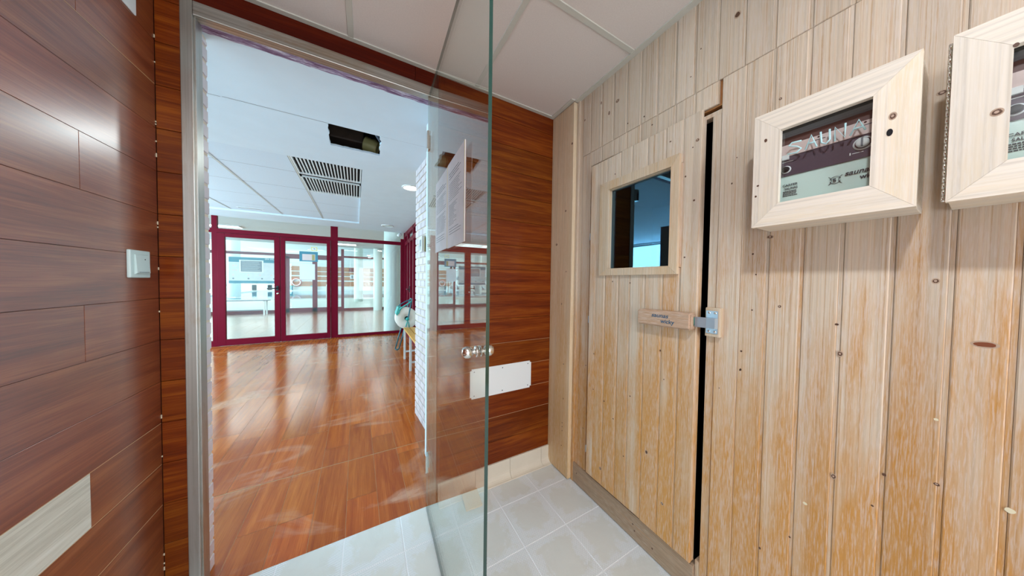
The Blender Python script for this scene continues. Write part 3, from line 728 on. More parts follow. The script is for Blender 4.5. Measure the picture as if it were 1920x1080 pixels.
# ================================================================== CONTROL BOXES
def control_box(y1, y0, loc_label, group, keyhole=True):
    """front at x=1.005; y1 = left edge seen from the room"""
    z0, z1 = 1.409, 1.732; xf = 1.005
    t = thing('control_cabinet', (XR, (y0+y1)/2, z0), loc_label, 'control box', group)
    mb = MB()      # carcass: four sides
    xb = XR-0.0005; xc = xf+0.0165; th = 0.014
    mb.box(xc, xb, y0+0.002, y1-0.002, z0+0.002, z0+0.002+th, 'pine_new_y', .3, 0.0015); mb.box(xc, xb, y0+0.002, y1-0.002, z1-0.002-th, z1-0.002, 'pine_new_y', .4, 0.0015)
    mb.box(xc, xb, y0+0.002, y0+0.002+th, z0+0.016, z1-0.016, 'pine_new_y', .5, 0.0015); mb.box(xc, xb, y1-0.002-th, y1-0.002, z0+0.016, z1-0.016, 'pine_new_y', .6, 0.0015)
    mb.build('cabinet_body', t)
    fw = 0.061; a0, a1, b0, b1 = y0+fw-0.001, y1-0.0565, z0+fw, z1-fw
    mb = MB(); mitre_frame(mb, (y0, y1, z0, z1), (a0, a1, b0, b1), xf, xf+0.015, ['pine_new_y', 'pine_new', 'pine_new_y', 'pine_new'], [.2, .9, .6, .35])
    yc = (y0+y1)/2
    kn = [(y0+0.033, 1.612, 1.5), (y1-0.026, 1.655, 1.2), (y1-0.012, 1.53, .8), (y1-0.008, 1.50, .8)] if keyhole else [(y1-0.045, 1.560, 1.5), (y1-0.058, 1.67, 1.0)]
    knots(mb, kn, xf)
    if keyhole:
        bm = bmesh.new(); bmesh.ops.create_circle(bm, cap_ends=True, radius=1, segments=16)
        for v in bm.verts: v.co = Vector((xf-0.0006, y0+0.036+v.co.x*0.0042, 1.578+v.co.y*0.0078))
        mb.bm(bm, 'black')
    dr = mb.build('cabinet_door', t)
    mb = MB(); mb.box(xf+0.0155, xf+0.0180, a0-0.004, a1+0.004, b0-0.004, b1+0.004, 'glass_clear'); gl = mb.build('window_pane', dr)
    if not keyhole:
        mb = MB(); k = 24
        for i in range(k):
            za = z0+0.004+(z1-z0-0.008)*i/k; zb = z0+0.004+(z1-z0-0.008)*(i+1)/k
            mb.tube([(xf+0.022, y1+0.0035, za+0.0005), (xf+0.022, y1+0.0035, zb-0.0005)], 0.0026, 'chrome', 8)
        mb.box(xf+0.021, xf+0.0225, y1-0.001, y1+0.003, z0+0.004, z1-0.004, 'chrome')
        mb.build('piano_hinge', dr, label='grey piano hinge')
    # control panel
    X = 1.038; L, R_ = y1-0.018, y0+0.018
    mb = MB()
    mb.box(X+0.02, X+0.06, R_, L, z0+0.02, z1-0.02, 'navy')
    mb.prism([(X, z0+0.020), (X+0.03, z0+0.020), (X+0.03, 1.548), (X+0.004, 1.548)], 'y', R_, L, 'mint')
    mb.box(X+0.001, X+0.03, R_, L, 1.548, 1.602, 'pdark'); mb.box(X-0.001, X+0.03, R_, L, 1.6022, 1.634, 'ppink')
    mb.box(X+0.002, X+0.03, R_, L, 1.6342, 1.655, 'pbrown'); mb.box(X+0.001, X+0.03, R_, L, 1.6552, 1.672, 'pgrey', 0, 0.002)
    pn = mb.build('control_panel', t, label='mint, dark and pink banded control panel')
    def dial(yc, zc, r, face):
        mb = MB(); mb.lathe([(0, 0.002), (r*1.45, 0.002), (r*1.5, 0)], (X+0.001, yc, zc), (-1, 0, 0), 'white', 32)
        mb.lathe([(0, 0.0024), (r*1.2, 0.0024)], (X+0.001, yc, zc), (-1, 0, 0), 'pdark', 32); d = mb.build('dial_plate', pn)
        mb = MB(); mb.lathe([(r, 0.002), (r*0.95, 0.010), (r*0.5, 0.0115), (0, 0.0115)], (X+0.001, yc, zc), (-1, 0, 0), face, 32)
        if face == 'white': mb.box(X-0.014, X-0.008, yc-0.0014, yc+0.0014, zc-r*0.9, zc+r*0.9, 'pgrey', 0, 0.0005)
        mb.build('dial_knob', pn)
    dial(y1-0.061, 1.566, 0.0070, 'black'); dial(y0+0.076, 1.582, 0.0105, 'white')
    mb = MB(); mb.box(X-0.005, X+0.002, y1-0.067, y1-0.053, 1.593, 1.606, 'white', 0, 0.001); mb.build('rocker_switch', pn)
    for yy in (y1-0.121, y0+0.074):
        mb = MB(); mb.lathe([(0, 0.002), (0.0018, 0.0015), (0.0022, 0)], (X-0.001, yy, 1.630), (-1, 0, 0), 'pbrown', 12); mb.build('indicator_lamp', pn)
        mb = MB(); mb.box(X-0.0014, X-0.001, yy-0.012, yy+0.008, 1.6225, 1.6240, 'ink'); mb.build('caption', pn)
    mb = MB(); mb.box(X+0.0006, X+0.001, y1-0.075, y1-0.053, 1.587, 1.5883, 'white'); mb.build('caption', pn)
    mb = MB(); mb.box(X+0.0006, X+0.001, y0+0.075, y0+0.092, 1.562, 1.5633, 'white'); mb.build('caption', pn)
    mb = MB(); mb.box(X+0.0006, X+0.001, y0+0.094, y0+0.096, 1.560, 1.566, 'white'); mb.build('caption', pn)
    # printing on the mint part: left company block, logo, right word mark
    XT = X+0.0008
    text_mesh('lettering', 'CARFER', 0.0085, (XT, y1-0.0555, 1.5185), 'x-', 'ink', pn, width=0.030, bold=0.0001)
    text_mesh('lettering', 'SAUNAS', 0.0085, (XT, y1-0.0595, 1.5090), 'x-', 'ink', pn, width=0.026, bold=0.0001)
    mb = MB(); rr = random.Random(3)
    for i in range(4):
        z = 1.5045-i*0.0042; y = y1-0.0565
        while y > y1-0.056-0.027+(i == 2)*0.003:
            wd = rr.uniform(0.002, 0.005); mb.box(XT-0.0003, XT+0.001, y-wd, y, z-0.0009, z+0.0009, 'ink'); y -= wd+0.0008
    mb.build('small_print', pn)
    mb = MB(); cy, cz = y0+0.117, 1.508
    def arc(cy, cz, r, a0, a1, n=14, ry=1.0): return [(XT, cy-r*ry*math.cos(a), cz+r*math.sin(a)) for a in [a0+(a1-a0)*i/n for i in range(n+1)]]
    mb.tube(arc(cy, cz, 0.0088, PI*0.08, PI*0.92), 0.00055, 'ink', 6); mb.tube(arc(cy, cz, 0.0088, -PI*0.08, -PI*0.92), 0.00055, 'ink', 6)
    mb.tube(arc(cy+0.0185, cz, 0.0125, -PI*0.30, PI*0.30), 0.00055, 'ink', 6); mb.tube(arc(cy-0.0185, cz, 0.0125, PI*0.70, PI*1.30), 0.00055, 'ink', 6)
    mb.build('logo', pn)
    text_mesh('lettering', 'S', 0.013, (XT-0.0003, cy+0.0042, cz-0.0045), 'x-', 'ink', pn, bold=0.0002)
    text_mesh('lettering', 'saunas', 0.016, (XT, y0+0.102, 1.513), 'x-', 'ink', pn, shear=0.25, width=0.043, bold=0.0003)
    text_mesh('lettering', 'wicky', 0.016, (XT, y0+0.079, 1.498), 'x-', 'ink', pn, width=0.032, bold=0.0003)
    # hand-written word on the pane
    XG = xf+0.0150; mb = MB()
    def st(P, r=0.0019): mb.tube([(XG, y1+p[0]-0.002, p[1]) for p in P], r, 'cyan', 6)
    st([(-0.086, 1.630), (-0.066, 1.626), (-0.074, 1.6135), (-0.094, 1.602), (-0.066, 1.598)][0:0] or [(-0.092, 1.628), (-0.074, 1.630), (-0.068, 1.624), (-0.084, 1.616), (-0.092, 1.608), (-0.084, 1.600), (-0.066, 1.602)])
    st([(-0.100, 1.600), (-0.110, 1.634), (-0.120, 1.600)]); st([(-0.104, 1.614), (-0.116, 1.614)])
    st([(-0.126, 1.634), (-0.128, 1.606), (-0.136, 1.600), (-0.142, 1.608), (-0.141, 1.634)])
    st([(-0.150, 1.600), (-0.150, 1.634), (-0.166, 1.602), (-0.166, 1.636)])
    st([(-0.174, 1.602), (-0.186, 1.634), (-0.196, 1.606)]); st([(-0.178, 1.615), (-0.192, 1.615)])
    mb.build('handwriting', gl, label='pale cyan hand-written word SAUNA')
    return t
control_box(0.347, 0.078, 'pale wooden framed control box with glass front and round keyhole, nearer the sauna door', 'sauna control boxes', True)
control_box(0.046, -0.223, 'pale wooden control box with a piano hinge, cut off by the right photo edge', 'sauna control boxes', False)

# ================================================================== METAL DOOR FRAME
tr = thing('trim_3', (0, YB, 0), 'brushed stainless steel frame around the open doorway', 'door frame', kind='structure')
mb = MB()
mb.box(-0.592, -0.560, YB-0.006, YB+0.05, 0.0, 2.258, 'steel', 0, 0.002); mb.box(-0.562, -0.5555, YB+0.004, YB+0.05, 0.0, 2.206, 'steel', 0, 0.001)
mb.build('left_upright', tr)
mb = MB(); mb.box(0.294, 0.337, YB-0.006, YB+0.045, 0.0, 2.258, 'steel', 0, 0.002); mb.build('right_upright', tr)
mb = MB(); mb.box(-0.560, 0.296, YB-0.0065, YB+0.034, 2.206, 2.2575, 'steel_x', 0, 0.003); mb.build('lintel', tr)

# ================================================================== HALL
def cz(y): return 2.22+0.024*(y-1.55)  # hall ceiling tilted slightly so its near and far ends fit the image
def sheet(mb, outer, holes, mat, thick=0.014, dark=None, rec=None):
    bm = bmesh.new(); allv = []
    for loop in [outer]+holes:
        vs_ = [bm.verts.new((x, y, cz(y))) for x, y in loop]; allv.append(vs_)
        for i in range(len(vs_)): bm.edges.new((vs_[i], vs_[(i+1) % len(vs_)]))
    bmesh.ops.triangle_fill(bm, use_beauty=True, edges=bm.edges[:])
    mb.bm(bm, mat)
    for k, loop in enumerate(holes):
        h = thick if k == 0 else 0.03
        for i in range(len(loop)):
            (xa, ya), (xb_, yb) = loop[i], loop[(i+1) % len(loop)]
            mb.face([(xa, ya, cz(ya)), (xb_, yb, cz(yb)), (xb_, yb, cz(yb)+h), (xa, ya, cz(ya)+h)], mat)
rr = random.Random(11)
def jag(p, q, n, a):
    return [(p[0]+(q[0]-p[0])*i/n+(rr.uniform(-a, a) if i else 0), p[1]+(q[1]-p[1])*i/n+(rr.uniform(-a, a) if i else 0)) for i in range(n)]
hole = jag((-0.216, 2.066), (0.089, 2.067), 6, 0.0008)+jag((0.089, 2.067), (0.096, 2.406), 14, 0.007)+jag((0.096, 2.406), (-0.232, 2.406), 18, 0.005)+jag((-0.232, 2.406), (-0.216, 2.066), 10, 0.004)  # hole and grid outlines: image pixels projected beforehand onto the sloped ceiling
GX = lambda y: -0.032-0.0285*(y-2.82)         # right edge of the tile grid
gridh = [(-4.3, 2.82), (GX(2.82), 2.82), (GX(5.95), 5.95), (-4.3, 5.95)]
mb = MB()
sheet(mb, [(-4.5, 1.50), (1.30, 1.50), (1.30, 6.70), (-4.5, 6.70)], [hole, gridh], 'plaster')
# joint lines of the plasterboard
def cl(xa, ya, xb_, yb, w_=0.0012, mat='shadow_gap'):
    d = Vector((xb_-xa, yb-ya, 0)).normalized(); n = Vector((-d.y, d.x, 0))*w_
    mb.face([(xa-n.x, ya-n.y, cz(ya-n.y)-0.0006), (xb_-n.x, yb-n.y, cz(yb-n.y)-0.0006), (xb_+n.x, yb+n.y, cz(yb+n.y)-0.0006), (xa+n.x, ya+n.y, cz(ya+n.y)-0.0006)], mat)
cl(-1.2, 2.071, -0.70, 2.066); cl(-0.69, 2.060, -0.216, 2.064, 0.0016); cl(0.09, 2.064, 0.45, 2.056, 0.0005)
# stained strip and ragged plaster behind the lintel
pts = [(x/40.0, 1.534+rr.uniform(-0.003, 0.003)) for x in range(-23, 14)]
for i in range(len(pts)-1):
    mb.face([(pts[i][0], 1.483, 2.2085), (pts[i+1][0], 1.483, 2.2085), (pts[i+1][0], pts[i+1][1], 2.2125), (pts[i][0], pts[i][1], 2.2125)], 'stain')
    mb.face([(pts[i][0], pts[i][1], 2.2125), (pts[i+1][0], pts[i+1][1], 2.2125), (pts[i+1][0], 1.545, 2.2196), (pts[i][0], 1.545, 2.2196)], 'plaster')
mb.build('ceiling_hall', kind='structure', label='pale bluish white plaster ceiling of the hall with a ragged hole', cat='ceiling')

# tile grid, recessed 25 mm
mb = MB(); RZ = 0.026
rows = [2.82, 3.328, 3.972, 4.635, 5.330, 5.95]
LX = lambda x0, y: x0-0.0385*(y-2.82)
cols = [-4.3, -3.0, -2.40, -1.785, -1.145, -0.572]
def gq(xa, xb_, ya, yb, mat, dz, pid=0, ga=0.0):
    fa = (lambda y: xa if xa < -4 else LX(xa, y)); fb = (lambda y: GX(y)) if xb_ is None else (lambda y: LX(xb_, y))
    mb.face([(fa(ya)+ga, ya+ga, cz(ya)+dz), (fb(ya)-ga, ya+ga, cz(ya)+dz), (fb(yb)-ga, yb-ga, cz(yb)+dz), (fa(yb)+ga, yb-ga, cz(yb)+dz)], mat, pid)
mb.box(-4.4, 0.1, 2.7, 6.05, cz(2.82)+0.12, cz(2.82)+0.16, 'black')
for j in range(5):
    for i in range(len(cols)):
        nx = cols[i+1] if i+1 < len(cols) else None
        if nx is None and j < 2: continue
        gq(cols[i], nx, rows[j], rows[j+1], 'ceil_cool', RZ, rp(), 0.002)
        gq(cols[i], nx, rows[j], rows[j+1], 'shadow_gap', RZ+0.004)
for x in cols[1:]:
    mb.face([(LX(x, 2.82)-0.006, 2.82, cz(2.82)+RZ-0.004), (LX(x, 2.82)+0.006, 2.82, cz(2.82)+RZ-0.004), (LX(x, 5.95)+0.006, 5.95, cz(5.95)+RZ-0.004), (LX(x, 5.95)-0.006, 5.95, cz(5.95)+RZ-0.004)], 'tee')
    mb.face([(LX(x, 2.82)-0.010, 2.82, cz(2.82)+RZ-0.002), (LX(x, 2.82)-0.006, 2.82, cz(2.82)+RZ-0.002), (LX(x, 5.95)-0.006, 5.95, cz(5.95)+RZ-0.002), (LX(x, 5.95)-0.010, 5.95, cz(5.95)+RZ-0.002)], 'shadow_gap')
mb.build('ceiling_hall_tiles', kind='structure', label='recessed grid of white mineral ceiling tiles in the hall', cat='ceiling')

def vent(ya, yb, label):
    t = thing('ceiling_vent', (-0.3, (ya+yb)/2, cz(ya)+RZ), label, 'vent', 'slatted ceiling vents')
    xa = lambda y: LX(-0.556, y); xb_ = lambda y: GX(y)-0.006
    global mb
    mb = MB()
    def bar(x0, x1, y0, y1, dz, h, mat):
        V = []
        for z_ in (0, h):
            V += [(x0(y0), y0, cz(y0)+dz+z_), (x1(y0), y0, cz(y0)+dz+z_), (x1(y1), y1, cz(y1)+dz+z_), (x0(y1), y1, cz(y1)+dz+z_)]
        mb.raw(V, [(0, 3, 2, 1), (4, 5, 6, 7), (0, 1, 5, 4), (1, 2, 6, 5), (2, 3, 7, 6), (3, 0, 4, 7)], mat)
    off = lambda f, d: (lambda y: f(y)+d)
    bar(xa, xb_, ya, ya+0.012, 0.006, 0.016, 'white'); bar(xa, xb_, yb-0.014, yb, 0.006, 0.016, 'white')
    bar(xa, off(xa, 0.012), ya, yb, 0.006, 0.016, 'white'); bar(off(xb_, -0.010), xb_, ya, yb, 0.006, 0.016, 'white')
    mb.build('vent_frame', t)
    mb = MB(); n = 19
    f = lambda k: (lambda y: xa(y)+0.012+(xb_(y)-xa(y)-0.022)*k/n)
    for k in range(1, n): bar(off(f(k), -0.0048), off(f(k), 0.0048), ya+0.012, yb-0.014, 0.010, 0.012, 'white')
    mb.build('slats', t)
    mb = MB(); bar(xa, xb_, ya, yb, 0.034, 0.002, 'black'); mb.build('backing', t)
vent(2.826, 3.290, 'slatted white ceiling vent closest to the ragged hole')
vent(3.376, 3.950, 'second slatted white ceiling vent, farther from the ragged hole')
t = thing('slot_diffuser', (-1.6, 5.7, cz(5.7)+RZ), 'long narrow slot air diffuser in the ceiling tiles near the burgundy doors', 'air diffuser')
mb = MB(); mb.box(-1.76, -1.45, 5.665, 5.705, cz(5.7)+RZ-0.006, cz(5.7)+RZ, 'white', 0, 0.001); mb.build('diffuser_frame', t)
mb = MB(); mb.box(-1.745, -1.465, 5.675, 5.697, cz(5.7)+RZ-0.0065, cz(5.7)+RZ-0.006, 'shadow_gap'); mb.build('slot', t)

# plenum above the hole
mb = MB()
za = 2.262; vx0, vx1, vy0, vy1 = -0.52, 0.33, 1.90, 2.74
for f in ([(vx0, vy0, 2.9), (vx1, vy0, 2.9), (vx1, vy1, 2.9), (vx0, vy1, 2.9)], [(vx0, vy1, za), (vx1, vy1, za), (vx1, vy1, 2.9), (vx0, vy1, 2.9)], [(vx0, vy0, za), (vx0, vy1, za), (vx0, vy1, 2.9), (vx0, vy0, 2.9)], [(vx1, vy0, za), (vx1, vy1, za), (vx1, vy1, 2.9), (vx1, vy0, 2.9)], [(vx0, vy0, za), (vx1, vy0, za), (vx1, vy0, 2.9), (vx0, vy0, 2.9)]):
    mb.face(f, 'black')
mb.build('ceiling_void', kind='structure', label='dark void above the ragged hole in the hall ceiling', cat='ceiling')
t = thing('air_duct', (-0.1, 2.6, 2.42), 'dark brown air duct inside the ragged ceiling hole', 'duct')
mb = MB(); mb.box(-0.50, -0.02, 2.48, 2.70, 2.34, 2.60, 'duct', 0, 0.01); mb.build('duct_body', t)
mb = MB(); mb.lathe([(0.055, 0), (0.06, 0.01), (0.055, 0.02), (0.06, 0.03), (0.055, 0.04), (0.062, 0.07), (0.05, 0.1)], (-0.01, 2.52, 2.36), (0.5, -0.1, -0.15), 'duct2', 20); mb.build('duct_collar', t, label='golden foil collar')
mb = MB(); mb.tube([(-0.06, 2.02, 2.42), (0.02, 2.16, 2.36), (0.10, 2.30, 2.31), (0.20, 2.42, 2.285)], 0.016, 'pipe', 12)
tag(mb.build('conduit_pipe'), 'blue-grey pipe crossing the right side of the ceiling hole', 'pipe')
mb = MB(); mb.tube([(-0.30, 2.42, 2.36), (-0.16, 2.30, 2.40), (-0.05, 2.15, 2.45), (0.1, 1.98, 2.5)], 0.003, 'pipe', 8)
tag(mb.build('cable'), 'thin cable running across the left side of the ceiling hole', 'cable')

def downlight(x, y, r, lens, label):
    z = cz(y)
    t = thing('ceiling_downlight', (x, y, z), label, 'light', 'round hall downlights')
    mb = MB(); mb.lathe([(r, 0), (r, 0.004), (r*0.97, 0.010), (r*0.84, 0.012), (r*0.82, 0.004)], (x, y, z), (0, 0, -1), 'white', 40); mb.build('trim_ring', t)
    mb = MB(); mb.lathe([(r*0.83, 0.006), (r*0.5, 0.009), (0, 0.010)], (x, y, z), (0, 0, -1), lens, 40); mb.build('lens', t)
downlight(0.43, 3.10, 0.092, 'lamp', 'round white downlight switched on beside the white brick wall')
downlight(0.375, 5.86, 0.115, 'lamp_dim', 'round white downlight switched off near the burgundy frame')

# white brick work
def brick_face(mb, o, u, n, L, z0, z1, bl, bh, j=0.010, start=0):
    """courses on the face starting at o (x,y), along unit u (x,y), outward normal n"""
    r = 0; z = z0
    while z < z1-0.004:
        zt = min(z+bh, z1); a = -(bl/2)*(r % 2)-start
        while a < L:
            b = a+bl; p, q = max(a, 0), min(b-j, L)
            if q-p > 0.006:
                d = 0.004
                P_ = [(o[0]+u[0]*s+n[0]*h, o[1]+u[1]*s+n[1]*h) for s, h in ((p, -0.01), (q, -0.01), (q, d), (p, d))]
                e = 0.003
                front = [(o[0]+u[0]*s+n[0]*d, o[1]+u[1]*s+n[1]*d, zz) for s, zz in ((p+e, z+e), (q-e, z+e), (q-e, zt-j-e), (p+e, zt-j-e))]
                back = [(o[0]+u[0]*s, o[1]+u[1]*s, zz) for s, zz in ((p, z), (q, z), (q, zt-j), (p, zt-j))]
                mb.raw(front+back, [(0, 1, 2, 3), (0, 4, 5, 1), (1, 5, 6, 2), (2, 6, 7, 3), (3, 7, 4, 0)], 'brick', rp())
            a += bl
        z += bh; r += 1
mb = MB()
mb.box(-0.640, -0.5775, YB+0.05, YB+0.137, 0, 2.225, 'mortar')
# pilaster bricks with bull-nosed corner
z = 0.0; k = 0
while z < 2.215:
    zt = min(z+0.0625, 2.218)
    bm = bmesh.new(); bmesh.ops.create_cube(bm, size=1)
    for v in bm.verts: v.co = Vector((-0.607+v.co.x*0.066, YB+0.0945+v.co.y*0.089, (z+zt-0.010)/2+v.co.z*(zt-z-0.010)))
    bmesh.ops.bevel(bm, geom=bm.edges[:], offset=0.003, segments=2, affect='EDGES'); mb.bm(bm, 'brick', rp())
    z += 0.0625; k += 1
mb.box(-4.5, -0.636, YB+0.05, YB+0.125, 0, 2.3, 'plaster')
mb.build('wall_hall_back', kind='structure', label='narrow white brick pier beside the left steel upright', cat='wall')
mb = MB()
o1 = Vector((0.470, 1.75)); o2 = Vector((0.402, 2.565)); du = (o2-o1); L = du.length; du.normalize(); dn = Vector((-du.y, du.x))
if dn.x > 0: dn = -dn
mb.prism([(o1.x+0.004, o1.y), (o2.x+0.004, o2.y), (1.2, o2.y), (1.2, o1.y)], 'z', 0.0, 2.27, 'mortar')
brick_face(mb, (o2.x, o2.y), (-du.x, -du.y), (dn.x, dn.y), L, 0.0, 2.25, 0.125, 0.0625, 0.010)
mb.box(0.337, 1.2, YB+0.055, 1.76, 0.0, 2.24, 'plaster')
mb.build('wall_hall_right', kind='structure', label='white glazed brick wall just beyond the right side of the doorway', cat='wall')
# thermostat and broken box on the brick wall
def on_brick(y): return o1.x+(o2.x-o1.x)*(y-o1.y)/(o2.y-o1.y)
t = thing('thermostat', (on_brick(2.29)-0.004, 2.29, 1.54), 'small white thermostat with a round dial on the white brick wall', 'thermostat')
mb = MB(); mb.box(on_brick(2.3)-0.030, on_brick(2.3)-0.002, 2.235, 2.355, 1.475, 1.605, 'white', 0, 0.004); mb.build('housing', t)
mb = MB(); mb.box(on_brick(2.3)-0.0315, on_brick(2.3)-0.030, 2.265, 2.32, 1.52, 1.575, 'pgrey'); mb.build('display', t)
mb = MB(); mb.lathe([(0.018, 0), (0.017, 0.006), (0, 0.007)], (on_brick(2.3)-0.030, 2.295, 1.505), (-1, 0, 0), 'postergrey', 20); mb.build('dial', t)
t = thing('junction_box', (on_brick(2.15)-0.004, 2.15, 1.52), 'open wall box with a loose yellowish cover beside the thermostat', 'wall box')
mb = MB(); mb.box(on_brick(2.15)-0.012, on_brick(2.15), 2.09, 2.19, 1.465, 1.585, 'blk'); mb.build('back_box', t)
mb = MB(); mb.prism([(on_brick(2.19)-0.012, 2.19), (on_brick(2.19)-0.016, 2.192), (on_brick(2.11)-0.045, 2.13), (on_brick(2.11)-0.041, 2.127)], 'z', 1.468, 1.582, 'yellowed'); mb.build('cover', t, label='loose yellowish cover')

# hall left wall with an added frame around the hall fill lamp
mb = MB(); mb.box(-4.62, -4.5, 1.5, 6.8, 0, 2.5, 'white_wall'); mb.build('wall_hall_left', kind='structure', label='white left wall of the hall', cat='wall')

t = thing('fill_lamp_frame', (-4.44, 4.2, 0.2), 'added white frame and pane around the hall fill lamp', 'added frame', kind='structure')  # no window known here, added to go with the fill lamp
mb = MB()
for a, b, c, d in ((2.02, 2.10, 0.17, 2.33), (6.30, 6.38, 0.17, 2.33), (4.17, 4.23, 0.25, 2.25), (2.10, 6.30, 0.17, 0.25), (2.10, 6.30, 2.25, 2.33)):
    mb.box(-4.5, -4.40, a, b, c, d, 'white', 0, 0.004)
mb.build('window_frame', t)
mb = MB(); mb.box(-4.455, -4.45, 2.1, 6.3, 0.25, 2.25, 'glass_clear'); mb.build('window_pane', t)

# ---- burgundy glazed partition at the end of the hall
YF = 6.70
def frame_bar(mb, x0, x1, z0, z1, mat='burg', y0=None, y1=None, bev=0.004):
    mb.box(x0, x1, y0 if y0 is not None else YF-0.03, y1 if y1 is not None else YF+0.03, z0, z1, mat, 0, bev)
t = thing('window_1', (-0.8, YF, 0), 'burgundy metal glazed partition frame at the end of the hall', 'glass partition', kind='structure')
mb = MB()
frame_bar(mb, -2.395, -2.325, 0, 2.345); frame_bar(mb, -0.650, -0.525, 0, 2.352)
frame_bar(mb, 0.705, 0.775, 0, 2.20); 
frame_bar(mb, -2.327, -0.648, 2.045, 2.120); frame_bar(mb, -0.527, 0.707, 2.055, 2.128)
frame_bar(mb, -0.527, 0.707, 0.0, 0.055); frame_bar(mb, -4.5, -2.393, 2.045, 2.120); frame_bar(mb, -4.5, -2.393, 0, 0.1); frame_bar(mb, -3.5, -3.43, 0.1, 2.045)
mb.build('frame', t)
mb = MB()
for x0, x1, z0, z1 in ((-0.53, 0.71, 0.05, 2.06), (-2.33, -0.645, 2.115, 2.345), (-0.53, 1.0, 2.12, 2.352), (-4.5, -3.49, 0.09, 2.05), (-3.44, -2.39, 0.09, 2.05), (-4.5, -2.39, 2.115, 2.33)):
    mb.box(x0, x1, YF-0.003, YF+0.003, z0, z1, 'glass_clear')
mb.build('glazing', t)
def leaf(name, x0, x1, ga, gb, label, handle):
    t = thing(name, (x0, YF, 0), label, 'door', kind='structure')
    mb = MB(); yy = (YF-0.045, YF+0.01)
    for a, b, c, d in ((x0, ga, 0.006, 2.04), (gb, x1, 0.006, 2.04), (ga, gb, 0.006, 0.118), (ga, gb, 1.975, 2.04)):
        frame_bar(mb, a, b, c, d, 'burg', *yy)
    mb.build('door_frame', t)
    mb = MB(); mb.box(ga-0.01, gb+0.01, YF-0.02, YF-0.014, 0.11, 1.985, 'glass_clear'); mb.build('door_glass', t)
    if handle:
        h = None
        mb = MB(); mb.box(-1.520, -1.484, YF-0.056, YF-0.045, 1.005, 1.095, 'blk', 0, 0.003)
        mb.tube([(-1.502, YF-0.05, 1.050), (-1.502, YF-0.095, 1.050), (-1.515, YF-0.10, 1.050), (-1.640, YF-0.10, 1.045)], 0.010, 'blk', 12); mb.build('handle', t, label='black lever handle')
        mb = MB(); mb.lathe([(0.020, 0), (0.020, 0.008), (0, 0.010)], (-1.498, YF-0.045, 0.945), (0, -1, 0), 'chrome', 20); mb.build('lock_cylinder', t)
    return t
leaf('door_2', -2.322, -1.462, -2.224, -1.548, 'left burgundy glass door leaf with a black lever handle', True)
leaf('door_3', -1.455, -0.654, -1.386, -0.716, 'right burgundy glass door leaf with notices stuck on the glass', False)
t = thing('notice_poster', (-1.01, YF-0.022, 1.69), 'teal framed landscape poster on the right glass door leaf', 'poster')
mb = MB(); mb.box(-1.168, -0.868, YF-0.0225, YF-0.0205, 1.590, 1.790, 'posterblue'); mb.build('sheet', t)
mb = MB(); mb.box(-1.122, -0.912, YF-0.0232, YF-0.0226, 1.612, 1.738, 'ppink'); mb.box(-0.965, -0.920, YF-0.0234, YF-0.0228, 1.616, 1.73, 'duct2'); mb.build('printed_picture', t)
mb = MB(); mb.box(-0.978, -0.878, YF-0.0225, YF-0.0205, 1.812, 1.888, 'yellow'); s = mb.build('small_sign'); tag(s, 'small yellow rimmed sign on the glass above the teal poster', 'sign')
mb = MB(); mb.box(-0.964, -0.892, YF-0.0232, YF-0.0226, 1.824, 1.876, 'white'); mb.build('sign_face', s)
mb = MB(); mb.prism([(-0.945, 1.856), (-0.925, 1.858), (-0.905, 1.846), (-0.915, 1.842), (-0.932, 1.848)], 'y', YF-0.0238, YF-0.0232, 'blk'); mb.build('arrow_mark', s)
mb = MB(); mb.box(-1.166, -0.916, YF-0.0222, YF-0.0208, 1.220, 1.540, 'white'); tag(mb.build('paper_sheet'), 'plain white paper sheet on the glass below the teal poster', 'paper')

# side partition running towards the camera at the right of the hall
t = thing('window_2', (0.8, 5.5, 0), 'burgundy framed glass side partition behind the bench', 'glass partition', kind='structure')
mb = MB()
def sb(y0, y1, z0, z1, mat='burg', x0=0.79, x1=0.85): mb.box(x0, x1, y0, y1, z0, z1, mat, 0, 0.003)
sb(6.20, 6.70, 2.04, 2.12); sb(6.62, 6.75, 0, 2.34, 'burg', 0.775, 0.85); sb(6.16, 6.24, 0, 2.33); sb(5.78, 5.87, 0, 2.12); sb(5.36, 5.45, 0, 2.32); sb(2.6, 5.36, 2.04, 2.12); sb(5.8, 6.2, 2.04, 2.12); sb(5.4, 5.8, 2.04, 2.12)
sb(2.6, 5.36, 0, 0.1); sb(5.45, 5.78, 0, 0.1); sb(5.87, 6.16, 0, 0.1); sb(6.2, 6.62, 0, 0.1); sb(2.57, 2.64, 0, 2.28); sb(4.2, 4.28, 0.1, 2.04); sb(2.6, 6.7, 2.24, 2.34)
mb.build('frame', t)
mb = MB()
for a, b in ((6.24, 6.62), (5.87, 6.16), (5.45, 5.78), (4.28, 5.36), (2.64, 4.2)):
    mb.box(0.815, 0.821, a, b, 0.1, 2.04, 'glass_clear'); mb.box(0.815, 0.821, a, b, 2.12, 2.24, 'glass_clear')
mb.build('glazing', t)
mb = MB(); mb.box(0.776, 0.79, 5.79, 5.82, 0.99, 1.12, 'blk', 0, 0.002); mb.tube([(0.785, 5.805, 1.05), (0.745, 5.805, 1.05), (0.74, 5.82, 1.05), (0.74, 5.93, 1.05)], 0.009, 'blk', 10); mb.build('handle', t, label='black lever handle')
t = thing('corner_spotlight', (0.70, 6.62, 2.27), 'small white fixture in the ceiling corner over the burgundy frame', 'light')
mb = MB(); mb.lathe([(0.0, 0), (0.035, 0.0), (0.04, 0.03), (0.03, 0.10), (0.0, 0.105)], (0.69, 6.55, 2.285), (-0.5, -0.6, -0.35), 'white', 20); mb.build('lamp_head', t)
